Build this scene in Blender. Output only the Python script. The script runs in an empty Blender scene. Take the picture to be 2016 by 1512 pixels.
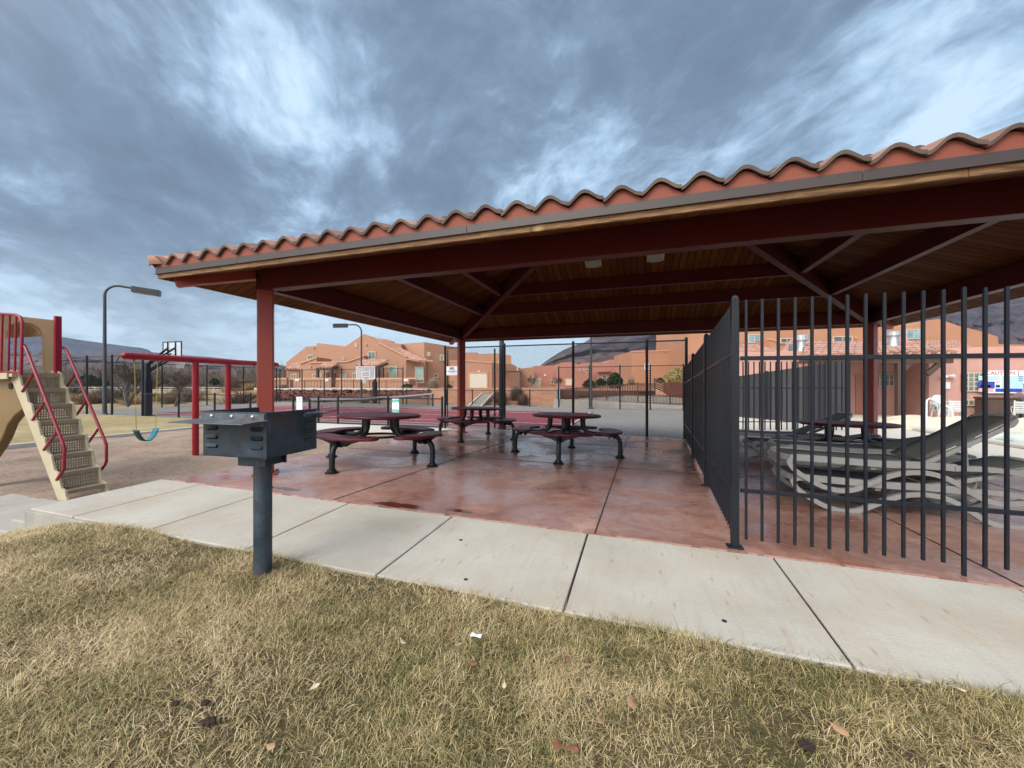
import bpy, bmesh, math, random
import numpy as np
from mathutils import Vector, Matrix
random.seed(7); RNG = np.random.default_rng(7)
sc = bpy.context.scene; COL = sc.collection
R = math.radians

# ------------------------------------------------------------------ camera
F, HY, CX, H = 761.0, 756.0, 1008.0, 1.3          # focal length, horizon row, centre column (2016 px frame), eye height
AZ = math.atan(247 / F); CA, SA = math.cos(AZ), math.sin(AZ)
cam_d = bpy.data.cameras.new('camera'); cam = bpy.data.objects.new('camera', cam_d); COL.objects.link(cam)
cam.location = (0, 0, H); cam.rotation_euler = (R(90), 0, AZ)
cam_d.sensor_width = 36; cam_d.lens = 36 * F / 2016; cam_d.clip_start = .05; cam_d.clip_end = 6000
sc.camera = cam

# ------------------------------------------------------------------ world, sun, exposure
SUN_EL, SUN_AZ = R(42), R(200)                     # azimuth clockwise from +Y; the sun is behind the camera, veiled by cloud
world = bpy.data.worlds.new('World'); sc.world = world; world.use_nodes = True
def build_world():
    nt = world.node_tree; N = nt.nodes; L = nt.links; N.clear()
    def n(t, **k):
        o = N.new(t)
        for a, v in k.items(): setattr(o, a, v)
        return o
    def m(op, a, b=None, c=None):
        o = n('ShaderNodeMath', operation=op)
        for i, v in enumerate((a, b, c)):
            if v is None: continue
            if isinstance(v, (int, float)): o.inputs[i].default_value = v
            else: L.new(v, o.inputs[i])
        return o.outputs[0]
    out = n('ShaderNodeOutputWorld'); bg = n('ShaderNodeBackground'); L.new(bg.outputs[0], out.inputs[0])
    sky = n('ShaderNodeTexSky', sky_type='NISHITA'); sky.sun_disc = False
    sky.sun_elevation = SUN_EL; sky.sun_rotation = SUN_AZ
    tc = n('ShaderNodeTexCoord'); sep = n('ShaderNodeSeparateXYZ'); L.new(tc.outputs['Generated'], sep.inputs[0])
    X, Y, Z = sep.outputs
    zc = m('ADD', m('MAXIMUM', Z, 0.0), 0.22)
    comb = n('ShaderNodeCombineXYZ'); L.new(m('DIVIDE', X, zc), comb.inputs[0]); L.new(m('DIVIDE', Y, zc), comb.inputs[1])
    m0 = n('ShaderNodeMapping'); L.new(comb.outputs[0], m0.inputs[0]); m0.inputs['Rotation'].default_value = (0, 0, R(-136))
    mp = n('ShaderNodeMapping'); L.new(m0.outputs[0], mp.inputs[0]); mp.inputs['Scale'].default_value = (.78, 1.0, 1); mp.inputs['Location'].default_value = SKY_LOC
    def nz(scale, det, rough, vec): o = n('ShaderNodeTexNoise'); o.inputs['Scale'].default_value = scale; o.inputs['Detail'].default_value = det; o.inputs['Roughness'].default_value = rough; L.new(vec, o.inputs['Vector']); return o
    wp = nz(1.6, 4, .5, mp.outputs[0]); w1 = n('ShaderNodeVectorMath', operation='MULTIPLY_ADD'); L.new(wp.outputs['Color'], w1.inputs[0]); w1.inputs[1].default_value = (.38, .38, 0); L.new(mp.outputs[0], w1.inputs[2])
    n1 = nz(1.25, 9, .53, w1.outputs[0]); n2 = nz(4.6, 8, .60, w1.outputs[0]); n3 = nz(15, 5, .6, w1.outputs[0])
    dens = m('ADD', m('MULTIPLY', n1.outputs['Fac'], 1.25), m('ADD', m('MULTIPLY', n2.outputs['Fac'], .74), m('MULTIPLY', n3.outputs['Fac'], .24))); dens = m('SUBTRACT', dens, .615)
    # broad banks of cloud: + thicker and darker, - thinner and brighter
    nrm = n('ShaderNodeVectorMath', operation='NORMALIZE'); L.new(tc.outputs['Generated'], nrm.inputs[0])
    for (px, py, sharp, w) in SKY_LOBES:
        s, t = (px - CX) / F, (HY - py) / F
        d = Vector((CA * s - SA, SA * s + CA, t)).normalized()
        dt = n('ShaderNodeVectorMath', operation='DOT_PRODUCT'); L.new(nrm.outputs[0], dt.inputs[0]); dt.inputs[1].default_value = d
        dens = m('ADD', dens, m('MULTIPLY', m('POWER', m('MAXIMUM', dt.outputs['Value'], 0.0), sharp), w))
    ramp = n('ShaderNodeValToRGB'); L.new(dens, ramp.inputs[0])
    e = ramp.color_ramp.elements; e[0].position = .30; e[0].color = (7.0, 9.0, 11.0, 1); e[1].position = .80; e[1].color = (1.55, 2.2, 3.1, 1)
    for p, c in ((.40, (4.5, 6.5, 8.6, 1)), (.48, (3.2, 4.6, 6.3, 1)), (.56, (2.3, 3.3, 4.6, 1)), (.66, (1.85, 2.65, 3.75, 1))):
        k = e.new(p); k.color = c
    # the band above the horizon is paler
    hz = n('ShaderNodeMapRange'); L.new(Z, hz.inputs[0]); hz.inputs[1].default_value = 0.0; hz.inputs[2].default_value = .30; hz.inputs[3].default_value = 1.2; hz.inputs[4].default_value = 0.0; hz.interpolation_type = 'SMOOTHSTEP'
    mx = n('ShaderNodeMix', data_type='RGBA'); L.new(m('MINIMUM', m('MULTIPLY', hz.outputs[0], m('SUBTRACT', 1.15, dens)), 1.0), mx.inputs[0]); L.new(ramp.outputs[0], mx.inputs[6]); mx.inputs[7].default_value = (6.6, 8.6, 9.9, 1)
    # thin cloud lets a little of the clear sky through
    mx2 = n('ShaderNodeMix', data_type='RGBA'); mx2.inputs[0].default_value = .12; L.new(mx.outputs[2], mx2.inputs[6]); L.new(sky.outputs[0], mx2.inputs[7])
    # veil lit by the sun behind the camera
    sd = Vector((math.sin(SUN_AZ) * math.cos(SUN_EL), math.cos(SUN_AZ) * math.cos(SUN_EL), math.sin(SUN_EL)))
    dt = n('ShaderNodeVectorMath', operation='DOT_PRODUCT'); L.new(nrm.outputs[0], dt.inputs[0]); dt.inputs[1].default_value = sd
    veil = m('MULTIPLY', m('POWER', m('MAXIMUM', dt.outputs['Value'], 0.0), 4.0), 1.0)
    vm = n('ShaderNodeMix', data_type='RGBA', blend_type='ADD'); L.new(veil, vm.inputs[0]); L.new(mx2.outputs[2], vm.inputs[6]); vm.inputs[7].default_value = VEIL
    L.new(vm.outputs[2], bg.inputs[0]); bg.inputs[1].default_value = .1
SKY_LOC = (12.1, 8.4, 0)
SKY_LOBES = [(100, 60, 60, .10), (60, 300, 24, .13), (560, 400, 24, .09), (400, 130, 110, -.085), (620, 160, 80, -.05), (1130, 230, 160, -.06), (1680, 310, 40, -.09), (1900, 130, 60, -.03), (1250, 60, 24, .12), (950, 330, 40, .08), (960, 712, 40, -.40), (120, 610, 80, -.16), (640, 680, 60, -.20), (1500, 120, 60, .06)]
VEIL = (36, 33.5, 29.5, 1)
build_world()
sun_d = bpy.data.lights.new('sun', 'SUN'); sun = bpy.data.objects.new('sun', sun_d); COL.objects.link(sun)
sun_d.energy = 1.5; sun_d.angle = R(25); sun_d.color = (1, .95, .89)
sun.rotation_euler = Vector((-math.sin(SUN_AZ) * math.cos(SUN_EL), -math.cos(SUN_AZ) * math.cos(SUN_EL), -math.sin(SUN_EL))).to_track_quat('-Z', 'Y').to_euler()
sc.view_settings.view_transform = 'Standard'; sc.view_settings.look = 'None'; sc.view_settings.exposure = .12; sc.view_settings.gamma = 1
sc.cycles.max_bounces = 6; sc.cycles.diffuse_bounces = 4; sc.cycles.transparent_max_bounces = 12

# ------------------------------------------------------------------ placing: survey points of the site read from the view
def ray(x, y):
    s, t = (x - CX) / F, (HY - y) / F
    return Vector((CA * s - SA, SA * s + CA, t))
def at_d(x, y, k): return Vector((0, 0, H)) + ray(x, y) * k
def at_z(x, y, z): d = ray(x, y); return Vector((0, 0, H)) + d * ((z - H) / d.z)
def at_y(x, y, Y): d = ray(x, y); return Vector((0, 0, H)) + d * (Y / d.y)
FWD = Vector((-SA, CA, 0)); RGT = Vector((CA, SA, 0)); UP = Vector((0, 0, 1))
GX = -.010; COLX0, COLX1, COLY0, COLY1 = -5.14, 5.0, 4.24, 10.8
YF = 3.49                                            # front edge of the red slab, the walk lies before it
def slab_z(x, y): return GX * (x - COLX0) - .027 * (y - COLY0)
def walk_z(x, y): return slab_z(x, YF) + .024 * (y - YF)

# ------------------------------------------------------------------ mesh helpers
class MB:
    def __init__(s): s.v = []; s.f = []; s.m = []; s.t = []
    def add(s, vs, fs, mi=0, tone=None):
        o = len(s.v); s.v += [tuple(q) for q in vs]
        for f in fs: s.f.append([o + i for i in f]); s.m.append(mi); s.t.append(random.random() if tone is None else tone)
        return s
    def box(s, c, d, rot=None, mi=0, tone=None):
        hx, hy, hz = d[0] / 2, d[1] / 2, d[2] / 2; c = Vector(c)
        vs = [Vector((x, y, z)) for x in (-hx, hx) for y in (-hy, hy) for z in (-hz, hz)]
        if rot is not None: vs = [rot @ q for q in vs]
        return s.add([q + c for q in vs], [(0, 1, 3, 2), (4, 6, 7, 5), (0, 4, 5, 1), (2, 3, 7, 6), (0, 2, 6, 4), (1, 5, 7, 3)], mi, random.random() if tone is None else tone)
    def span(s, a, b, mi=0, tone=None):
        a = Vector(a); b = Vector(b); return s.box((a + b) / 2, (abs(b.x - a.x), abs(b.y - a.y), abs(b.z - a.z)), None, mi, tone)
    def bar(s, a, b, w, h, up=(0, 0, 1), mi=0):
        a = Vector(a); b = Vector(b); d = b - a; L = d.length; d.normalize(); u = Vector(up)
        sd = d.cross(u)
        if sd.length < 1e-4: sd = d.cross(Vector((1, 0, 0)))
        sd.normalize(); u = sd.cross(d)
        rot = Matrix((d, sd, u)).transposed()
        return s.box((a + b) / 2, (L, w, h), rot, mi)
    def tube(s, pts, r, n=8, cap=True, mi=0, closed=False, rect=None):
        pts = [Vector(p) for p in pts]; k = len(pts); rings = []; up = None
        rr = r if isinstance(r, (list, tuple)) else [r] * k
        for i, p in enumerate(pts):
            if closed: d = pts[(i + 1) % k] - pts[i - 1]
            else: d = pts[min(i + 1, k - 1)] - pts[max(i - 1, 0)]
            d.normalize()
            if up is None:
                up = Vector((0, 0, 1)) if abs(d.z) < .9 else Vector((1, 0, 0))
            a = d.cross(up)
            if a.length < 1e-5: a = d.cross(Vector((0, 1, 0)))
            a.normalize(); up = a.cross(d).normalized()
            if rect:
                w, h = rect; rings.append([p + a * x * w / 2 + up * y * h / 2 for x, y in ((-1, -1), (1, -1), (1, 1), (-1, 1))])
            else: rings.append([p + (a * math.cos(t) + up * math.sin(t)) * rr[i] for t in [2 * math.pi * j / n for j in range(n)]])
        if rect: n = 4
        o = len(s.v); tn = random.random()
        for g in rings: s.v += [tuple(q) for q in g]
        for i in range(k if closed else k - 1):
            for j in range(n):
                a0 = o + i * n; b0 = o + ((i + 1) % k) * n
                s.f.append([a0 + j, a0 + (j + 1) % n, b0 + (j + 1) % n, b0 + j]); s.m.append(mi); s.t.append(tn)
        if cap and not closed:
            s.f.append([o + j for j in range(n)][::-1]); s.m.append(mi); s.t.append(tn)
            s.f.append([o + (k - 1) * n + j for j in range(n)]); s.m.append(mi); s.t.append(tn)
        return s
    def lathe(s, prof, c, n=24, mi=0, axis=None):
        c = Vector(c); o = len(s.v); tn = random.random()
        for r, z in prof:
            for j in range(n):
                q = Vector((r * math.cos(2 * math.pi * j / n), r * math.sin(2 * math.pi * j / n), z))
                if axis is not None: q = axis @ q
                s.v.append(tuple(q + c))
        for i in range(len(prof) - 1):
            for j in range(n):
                s.f.append([o + i * n + j, o + i * n + (j + 1) % n, o + (i + 1) * n + (j + 1) % n, o + (i + 1) * n + j]); s.m.append(mi); s.t.append(tn)
        s.f.append([o + j for j in range(n)][::-1]); s.m.append(mi); s.t.append(tn)
        s.f.append([o + (len(prof) - 1) * n + j for j in range(n)]); s.m.append(mi); s.t.append(tn)
        return s
    def prism(s, poly, vec, mi=0):
        k = len(poly); vec = Vector(vec); a = [Vector(p) for p in poly]; b = [p + vec for p in a]
        nrm = Vector((0, 0, 0))
        for i in range(k): nrm += a[i].cross(a[(i + 1) % k])
        fl = nrm.dot(vec) > 0
        fs = [list(range(k)), list(range(k, 2 * k))[::-1]] + [[i, i + k, (i + 1) % k + k, (i + 1) % k] for i in range(k)]
        if fl: fs = [f[::-1] for f in fs]
        return s.add(a + b, fs, mi, random.random())
    def build(s, name, mats, parent=None, smooth=None, bevel=None, loc=None):
        me = bpy.data.meshes.new(name); me.from_pydata(s.v, [], s.f)
        for mm in (mats if isinstance(mats, (list, tuple)) else [mats]): me.materials.append(mm)
        me.polygons.foreach_set('material_index', s.m)
        at = me.attributes.new('tone', 'FLOAT', 'FACE'); at.data.foreach_set('value', s.t)
        me.update()
        if smooth is not None:
            me.polygons.foreach_set('use_smooth', [True] * len(me.polygons)); me.set_sharp_from_angle(angle=R(smooth))
        return link(name, me, parent, bevel, loc)
def link(name, me, parent=None, bevel=None, loc=None):
    o = bpy.data.objects.new(name, me); COL.objects.link(o)
    if parent is not None: o.parent = parent
    if loc is not None: o.location = loc
    if bevel:
        b = o.modifiers.new('bevel', 'BEVEL'); b.width = bevel; b.segments = 2; b.limit_method = 'ANGLE'; b.angle_limit = R(40)
    return o
def mesh_np(name, v, f, mat, attr=None, parent=None):
    me = bpy.data.meshes.new(name); nv, nf, k = len(v), len(f), f.shape[1]
    me.vertices.add(nv); me.vertices.foreach_set('co', v.astype(np.float32).ravel())
    me.loops.add(nf * k); me.loops.foreach_set('vertex_index', f.astype(np.int32).ravel())
    me.polygons.add(nf); me.polygons.foreach_set('loop_start', np.arange(0, nf * k, k, dtype=np.int32))
    me.update(calc_edges=True)
    if attr is not None:
        a = me.attributes.new('tone', 'FLOAT', 'FACE'); a.data.foreach_set('value', attr.astype(np.float32))
    me.materials.append(mat); return link(name, me, parent)
def tag(o, label=None, cat=None, group=None, kind=None):
    if label: o['label'] = label
    if cat: o['category'] = cat
    if group: o['group'] = group
    if kind: o['kind'] = kind
    return o
def thing(name, label, cat, loc=(0, 0, 0), rz=0, group=None):
    o = bpy.data.objects.new(name, None); COL.objects.link(o); o.location = loc; o.rotation_euler = (0, 0, rz); o.empty_display_size = .2
    return tag(o, label, cat, group)
def struct(o): o['kind'] = 'structure'; return o
def dup(root, loc, rz, label, group=None):
    r = root.copy(); COL.objects.link(r); r.location = loc; r.rotation_euler = (0, 0, rz); r['label'] = label
    if group: r['group'] = group
    for ch in list(root.children):
        c = ch.copy(); COL.objects.link(c); c.parent = r
        for g in list(ch.children):
            d = g.copy(); COL.objects.link(d); d.parent = c
    return r
def text(s, size, mat, parent, loc, rot, name='lettering', bold=0.0):
    cu = bpy.data.curves.new(name, 'FONT'); cu.body = s; cu.size = size; cu.align_x = 'CENTER'; cu.align_y = 'CENTER'; cu.extrude = .001; cu.offset = bold
    o = bpy.data.objects.new(name, cu); COL.objects.link(o); me = bpy.data.meshes.new_from_object(o.evaluated_get(bpy.context.evaluated_depsgraph_get())); bpy.data.objects.remove(o); me.materials.clear(); me.materials.append(mat); o = bpy.data.objects.new(name, me); COL.objects.link(o); o.parent = parent; o.location = loc; o.rotation_euler = rot; return o

# ------------------------------------------------------------------ materials
def newmat(name):
    m = bpy.data.materials.new(name); m.use_nodes = True; nt = m.node_tree; b = nt.nodes['Principled BSDF']; return m, nt, b
class NT:
    def __init__(s, nt): s.nt = nt
    def n(s, t, **k):
        o = s.nt.nodes.new(t)
        for a, v in k.items(): setattr(o, a, v)
        return o
    def l(s, a, b): s.nt.links.new(a, b)
    def val(s, sock, v):
        if hasattr(v, 'is_linked') or hasattr(v, 'links'): s.l(v, sock)
        else: sock.default_value = v
    def m(s, op, a, b=None, c=None, clamp=False):
        o = s.n('ShaderNodeMath', operation=op, use_clamp=clamp)
        for i, v in enumerate((a, b, c)):
            if v is not None: s.val(o.inputs[i], v)
        return o.outputs[0]
    def obj(s, scale=(1, 1, 1), rot=(0, 0, 0), world=False):
        if world: src = s.n('ShaderNodeNewGeometry').outputs['Position']
        else: src = s.n('ShaderNodeTexCoord').outputs['Object']
        mp = s.n('ShaderNodeMapping'); s.l(src, mp.inputs[0]); mp.inputs['Scale'].default_value = scale; mp.inputs['Rotation'].default_value = rot
        return mp.outputs[0]
    def noise(s, vec, scale, detail=4, rough=.55, dist=0):
        o = s.n('ShaderNodeTexNoise'); s.l(vec, o.inputs['Vector']); o.inputs['Scale'].default_value = scale; o.inputs['Detail'].default_value = detail; o.inputs['Roughness'].default_value = rough; o.inputs['Distortion'].default_value = dist
        return o.outputs['Fac']
    def ramp(s, fac, stops):
        o = s.n('ShaderNodeValToRGB'); s.l(fac, o.inputs[0]); e = o.color_ramp.elements
        while len(e) < len(stops): e.new(.5)
        for k, (p, c) in zip(e, stops): k.position = p; k.color = tuple(c) + (1,) if not isinstance(c, (int, float)) else (c, c, c, 1)
        return o.outputs[0]
    def mix(s, fac, a, b, blend='MIX'):
        o = s.n('ShaderNodeMix', data_type='RGBA', blend_type=blend); s.val(o.inputs[0], fac)
        for i, v in ((6, a), (7, b)):
            if isinstance(v, (tuple, list)): o.inputs[i].default_value = tuple(v) + (1,) if len(v) == 3 else v
            else: s.l(v, o.inputs[i])
        return o.outputs[2]
    def tone(s):
        a = s.n('ShaderNodeAttribute', attribute_name='tone'); return a.outputs['Fac']
    def bump(s, b, h, strength=.3, dist=.01):
        o = s.n('ShaderNodeBump'); o.inputs['Strength'].default_value = strength; o.inputs['Distance'].default_value = dist; s.l(h, o.inputs['Height']); s.l(o.outputs[0], b.inputs['Normal'])
def sc3(c, k): return tuple(min(1, x * k) for x in c)
def surf(name, c, rough=.6, var=.25, scale=3, fine=60, bump=.15, bdist=.004, metal=0, spec=None, tone=0, stretch=(1, 1, 1), dirt=None, dirt_amt=.5, dirt_scale=2.0, coat=0):
    m, nt, b = newmat(name); t = NT(nt); v = t.obj(stretch)
    n1 = t.noise(v, scale, 5); n2 = t.noise(v, fine, 3)
    f = t.m('ADD', t.m('MULTIPLY', n1, .65), t.m('MULTIPLY', n2, .35))
    if tone: f = t.m('ADD', f, t.m('MULTIPLY', t.m('SUBTRACT', t.tone(), .5), tone))
    col = t.ramp(f, ((.25, sc3(c, 1 - var)), (.5, c), (.75, sc3(c, 1 + var))))
    if dirt is not None:
        d = t.ramp(t.noise(v, dirt_scale, 6, .65), ((.52, 0.0), (.70, 1.0)))
        col = t.mix(t.m('MULTIPLY', d, dirt_amt), col, dirt)
    t.l(col, b.inputs['Base Color'])
    t.l(t.m('ADD', rough - .08, t.m('MULTIPLY', n1, .16)), b.inputs['Roughness']); b.inputs['Metallic'].default_value = metal
    if spec is not None: b.inputs['Specular IOR Level'].default_value = spec
    if coat: b.inputs['Coat Weight'].default_value = coat; b.inputs['Coat Roughness'].default_value = .15
    if bump: t.bump(b, t.m('ADD', n2, t.m('MULTIPLY', n1, .5)), bump, bdist)
    return m
M = {}
M['black'] = surf('black_powder_coat', (.010, .013, .019), .40, .3, 5, 90, .08, .001, spec=.32)
M['blackcast'] = surf('black_cast_metal', (.008, .010, .013), .38, .3, 6, 70, .12, .001, spec=.32)
M['polemetal'] = surf('dark_grey_pole', (.045, .048, .056), .45, .25, 4, 60, .08, .001)
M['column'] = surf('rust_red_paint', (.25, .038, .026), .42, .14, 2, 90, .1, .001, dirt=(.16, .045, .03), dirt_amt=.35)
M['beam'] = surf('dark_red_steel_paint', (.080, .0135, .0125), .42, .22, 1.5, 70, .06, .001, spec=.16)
M['maroon'] = surf('maroon_coated_steel', (.082, .0095, .017), .45, .25, 5, 120, .2, .002, spec=.33, dirt=(.20, .09, .08), dirt_amt=.22, dirt_scale=4)
M['playred'] = surf('red_tube_paint', (.25, .006, .024), .34, .12, 3, 60, .05, .001)
M['swingred'] = surf('bright_red_tube_paint', (.30, .006, .018), .3, .14, 3, 60, .05, .001, dirt=(.16, .01, .015), dirt_amt=.4)
M['tan'] = surf('tan_plastic', (.60, .42, .23), .5, .14, 2.5, 80, .1, .002, dirt=(.46, .29, .15), dirt_amt=.5)
M['tread'] = surf('tan_coated_stair', (.30, .245, .17), .55, .18, 6, 90, .15, .002, dirt=(.22, .17, .11), dirt_amt=.5)
M['strin'] = surf('beige_stringer', (.47, .415, .285), .55, .12, 4, 90, .1, .002)
M['brownplastic'] = surf('brown_plastic', (.20, .125, .045), .5, .18, 2, 60, .1, .002)
M['tile'] = surf('clay_tile', (.33, .170, .120), .75, .32, 7, 80, .35, .004, tone=.9, dirt=(.17, .12, .10), dirt_amt=.55, dirt_scale=5)
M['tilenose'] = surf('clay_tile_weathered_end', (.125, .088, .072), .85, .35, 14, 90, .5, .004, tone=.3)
M['closure'] = surf('orange_mortar_closure', (.235, .060, .034), .7, .12, 5, 120, .25, .003)
M['flash'] = surf('brown_metal_flashing', (.044, .030, .029), .42, .15, 1.2, 110, .05, .001)
M['spring'] = surf('galvanised_steel', (.55, .56, .57), .35, .2, 8, 60, .1, .001, metal=.8)
M['white'] = surf('white_paint', (.78, .78, .76), .5, .06, 4, 60, .05, .001)
M['whiteplastic'] = surf('white_plastic', (.62, .66, .66), .4, .1, 4, 60, .05, .001)
M['lounger'] = surf('grey_resin', (.30, .298, .288), .42, .14, 3, 90, .06, .001, dirt=(.19, .18, .165), dirt_amt=.4, dirt_scale=6)
M['sling'] = surf('grey_sling_fabric', (.105, .104, .102), .7, .12, 4, 240, .3, .001)
M['dark'] = surf('dark_void', (.012, .012, .012), .8, .1)
M['brownwood'] = surf('dark_brown_timber', (.075, .045, .032), .7, .3, 2, 40, .3, .004, stretch=(6, 6, .6))
M['brownrail'] = surf('brown_metal_rail', (.085, .040, .030), .55, .2)
M['stucco'] = surf('tan_orange_stucco', (.42, .232, .155), .9, .09, .45, 6, .35, .02, tone=.12, dirt=(.36, .17, .09), dirt_amt=.4, dirt_scale=.35)
M['stucco2'] = surf('orange_stucco', (.45, .235, .145), .9, .09, .45, 6, .35, .02, tone=.12, dirt=(.40, .19, .09), dirt_amt=.4, dirt_scale=.35)
M['stuccorose'] = surf('rose_stucco', (.44, .205, .155), .9, .09, .45, 6, .35, .02, tone=.12)
M['pink'] = surf('pink_stucco', (.54, .30, .255), .9, .08, .8, 9, .3, .01, dirt=(.42, .20, .16), dirt_amt=.4, dirt_scale=.6)
M['coping'] = surf('pale_orange_coping', (.58, .31, .19), .85, .08, 1, 9, .2, .01)
M['frame'] = surf('cream_window_frame', (.55, .48, .36), .6, .06)
M['garage'] = surf('cream_garage_door', (.64, .60, .50), .6, .05, 1, 20, .05)
M['door'] = surf('brown_red_door', (.11, .035, .03), .55, .15)
M['concretestep'] = surf('grey_concrete', (.36, .34, .31), .85, .2, 3, 70, .4, .004, dirt=(.24, .22, .20), dirt_amt=.5)
M['kerb'] = surf('pale_concrete_kerb', (.50, .48, .44), .85, .12, 2, 50, .3, .004)
M['poolcover'] = surf('tan_pool_cover', (.60, .53, .42), .7, .12, 2, 30, .2, .01)
M['leafpale'] = surf('pale_dry_leaf', (.58, .46, .33), .7, .2, 30, 200, .2, .001)
M['leaftan'] = surf('tan_dry_leaf', (.36, .22, .12), .7, .3, 30, 200, .2, .001)
M['leafbrown'] = surf('brown_dry_leaf', (.20, .085, .05), .7, .3, 30, 200, .2, .001)
M['soil'] = surf('dark_soil', (.035, .018, .014), .95, .4, 20, 120, .6, .01)
M['paper'] = surf('white_paper', (.72, .74, .76), .7, .05)
M['yellow'] = surf('yellow_chain', (.60, .48, .05), .45, .1)
M['teal'] = surf('teal_swing_rubber', (.03, .27, .36), .5, .15)
M['tealdark'] = surf('green_swing_rubber', (.012, .10, .09), .5, .15)
M['red'] = surf('red_sign_paint', (.62, .02, .04), .5, .05); M['blue'] = surf('blue_sign_paint', (.03, .06, .42), .5, .05)
M['paleblue'] = surf('pale_blue_sign', (.42, .62, .80), .5, .05); M['green'] = surf('green_sign_paint', (.0, .36, .27), .5, .05); M['signwhite'] = surf('white_sign', (.74, .78, .84), .45, .04)
M['ink'] = surf('black_sign_ink', (.02, .02, .03), .6, .05)
M['greyink'] = surf('faded_sign_ink', (.30, .36, .48), .6, .05); M['pinkink'] = surf('faded_red_ink', (.75, .42, .42), .6, .05)
M['bark'] = surf('grey_bark', (.17, .135, .115), .9, .3, 8, 60, .4, .01)
M['rock'] = surf('red_rock_wall', (.155, .058, .042), .95, .45, 3, 14, .9, .06, dirt=(.07, .03, .024), dirt_amt=.7, dirt_scale=2.2)
M['gravel'] = surf('grey_gravel', (.30, .27, .235), .95, .25, 1.2, 30, .5, .02)
M['roadpale'] = surf('pale_concrete_path', (.56, .52, .46), .9, .08, 1, 20, .2, .01)

def mk_glass(name, c, rough=.06):
    m, nt, b = newmat(name); t = NT(nt); v = t.obj((.6, .6, .6)); n1 = t.noise(v, 1.3, 3)
    t.l(t.ramp(n1, ((.3, sc3(c, .6)), (.7, sc3(c, 1.35)))), b.inputs['Base Color']); b.inputs['Roughness'].default_value = rough; b.inputs['Specular IOR Level'].default_value = .8
    return m
M['glass'] = mk_glass('window_glass', (.10, .135, .15)); M['shade'] = mk_glass('teal_shaded_glass', (.27, .40, .36), .15); M['blueglass'] = mk_glass('sky_blue_glass', (.22, .36, .40))
M['darkglass'] = mk_glass('dark_glass', (.03, .035, .04))

def mk_ceiling(name, axis):
    m, nt, b = newmat(name); t = NT(nt); g = t.n('ShaderNodeNewGeometry'); sp = t.n('ShaderNodeSeparateXYZ'); t.l(g.outputs['Position'], sp.inputs[0])
    q = t.m('DIVIDE', sp.outputs[axis], .135); fr = t.m('FRACT', q); fl = t.m('FLOOR', q)
    wn = t.n('ShaderNodeTexWhiteNoise', noise_dimensions='1D'); t.l(fl, wn.inputs['W'])
    v = t.obj((1.2, 14, 3) if axis == 1 else (14, 1.2, 3), world=True); gr = t.noise(v, 3, 5, .6)
    f = t.m('ADD', t.m('MULTIPLY', gr, .6), t.m('MULTIPLY', wn.outputs['Value'], .4))
    c = t.ramp(f, ((.25, (.100, .036, .011)), (.55, (.145, .054, .016)), (.8, (.185, .075, .023))))
    groove = t.m('LESS_THAN', t.m('ABSOLUTE', t.m('SUBTRACT', fr, .5)), .45)
    t.l(t.mix(groove, (.028, .012, .006), c), b.inputs['Base Color']); b.inputs['Roughness'].default_value = .55
    b.inputs['Specular IOR Level'].default_value = .03; t.bump(b, groove, .6, .006); return m
M['ceil_x'] = mk_ceiling('ceiling_boards_across', 0); M['ceil_y'] = mk_ceiling('ceiling_boards_along', 1)
def mk_wood():
    m, nt, b = newmat('raw_pine_fascia'); t = NT(nt); v = t.obj((1.2, 1.2, 26), world=True); g1 = t.noise(v, 2.6, 7, .65, 1.2)
    v2 = t.obj((1, 1, 1), world=True); kn = t.n('ShaderNodeTexVoronoi'); t.l(t.obj((2.1, .01, 0), world=True), kn.inputs['Vector']); kn.inputs['Scale'].default_value = 1.0
    k = t.ramp(kn.outputs['Distance'], ((.02, 1.0), (.13, 0.0)))
    c = t.ramp(g1, ((.34, (.060, .026, .009)), (.48, (.165, .082, .029)), (.64, (.31, .175, .072))))
    st = t.ramp(t.noise(v2, 1.1, 4), ((.5, 0.0), (.7, 1.0)))
    c = t.mix(t.m('MULTIPLY', st, .6), c, (.10, .05, .024)); c = t.mix(t.m('MULTIPLY', k, .6), c, (.62, .44, .24))
    t.l(c, b.inputs['Base Color']); b.inputs['Roughness'].default_value = .7; t.bump(b, g1, .3, .003); return m
M['pine'] = mk_wood()
def mk_grill(name, base=(.032, .050, .070)):
    m, nt, b = newmat(name); t = NT(nt); v = t.obj()
    n1 = t.noise(v, 6, 6, .6); n2 = t.noise(t.obj((1, 1, .35)), 18, 5, .7)
    c = t.ramp(n1, ((.3, sc3(base, .55)), (.5, base), (.72, sc3(base, 1.7))))
    rust = t.ramp(t.noise(v, 5, 7, .7), ((.53, 0.0), (.64, 1.0)))
    c = t.mix(t.m('MULTIPLY', rust, .65), c, (.085, .040, .022)); pale = t.ramp(n2, ((.58, 0.0), (.68, 1.0))); c = t.mix(t.m('MULTIPLY', pale, .35), c, (.14, .15, .16))
    t.l(c, b.inputs['Base Color']); t.l(t.m('ADD', .33, t.m('MULTIPLY', n1, .35)), b.inputs['Roughness']); b.inputs['Metallic'].default_value = .25; t.bump(b, n2, .15, .002); return m
M['grill'] = mk_grill('blue_grey_steel'); M['grillpost'] = mk_grill('worn_steel_pipe', (.044, .066, .090)); M['shelf'] = mk_grill('pale_steel_plate', (.10, .115, .13))

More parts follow.
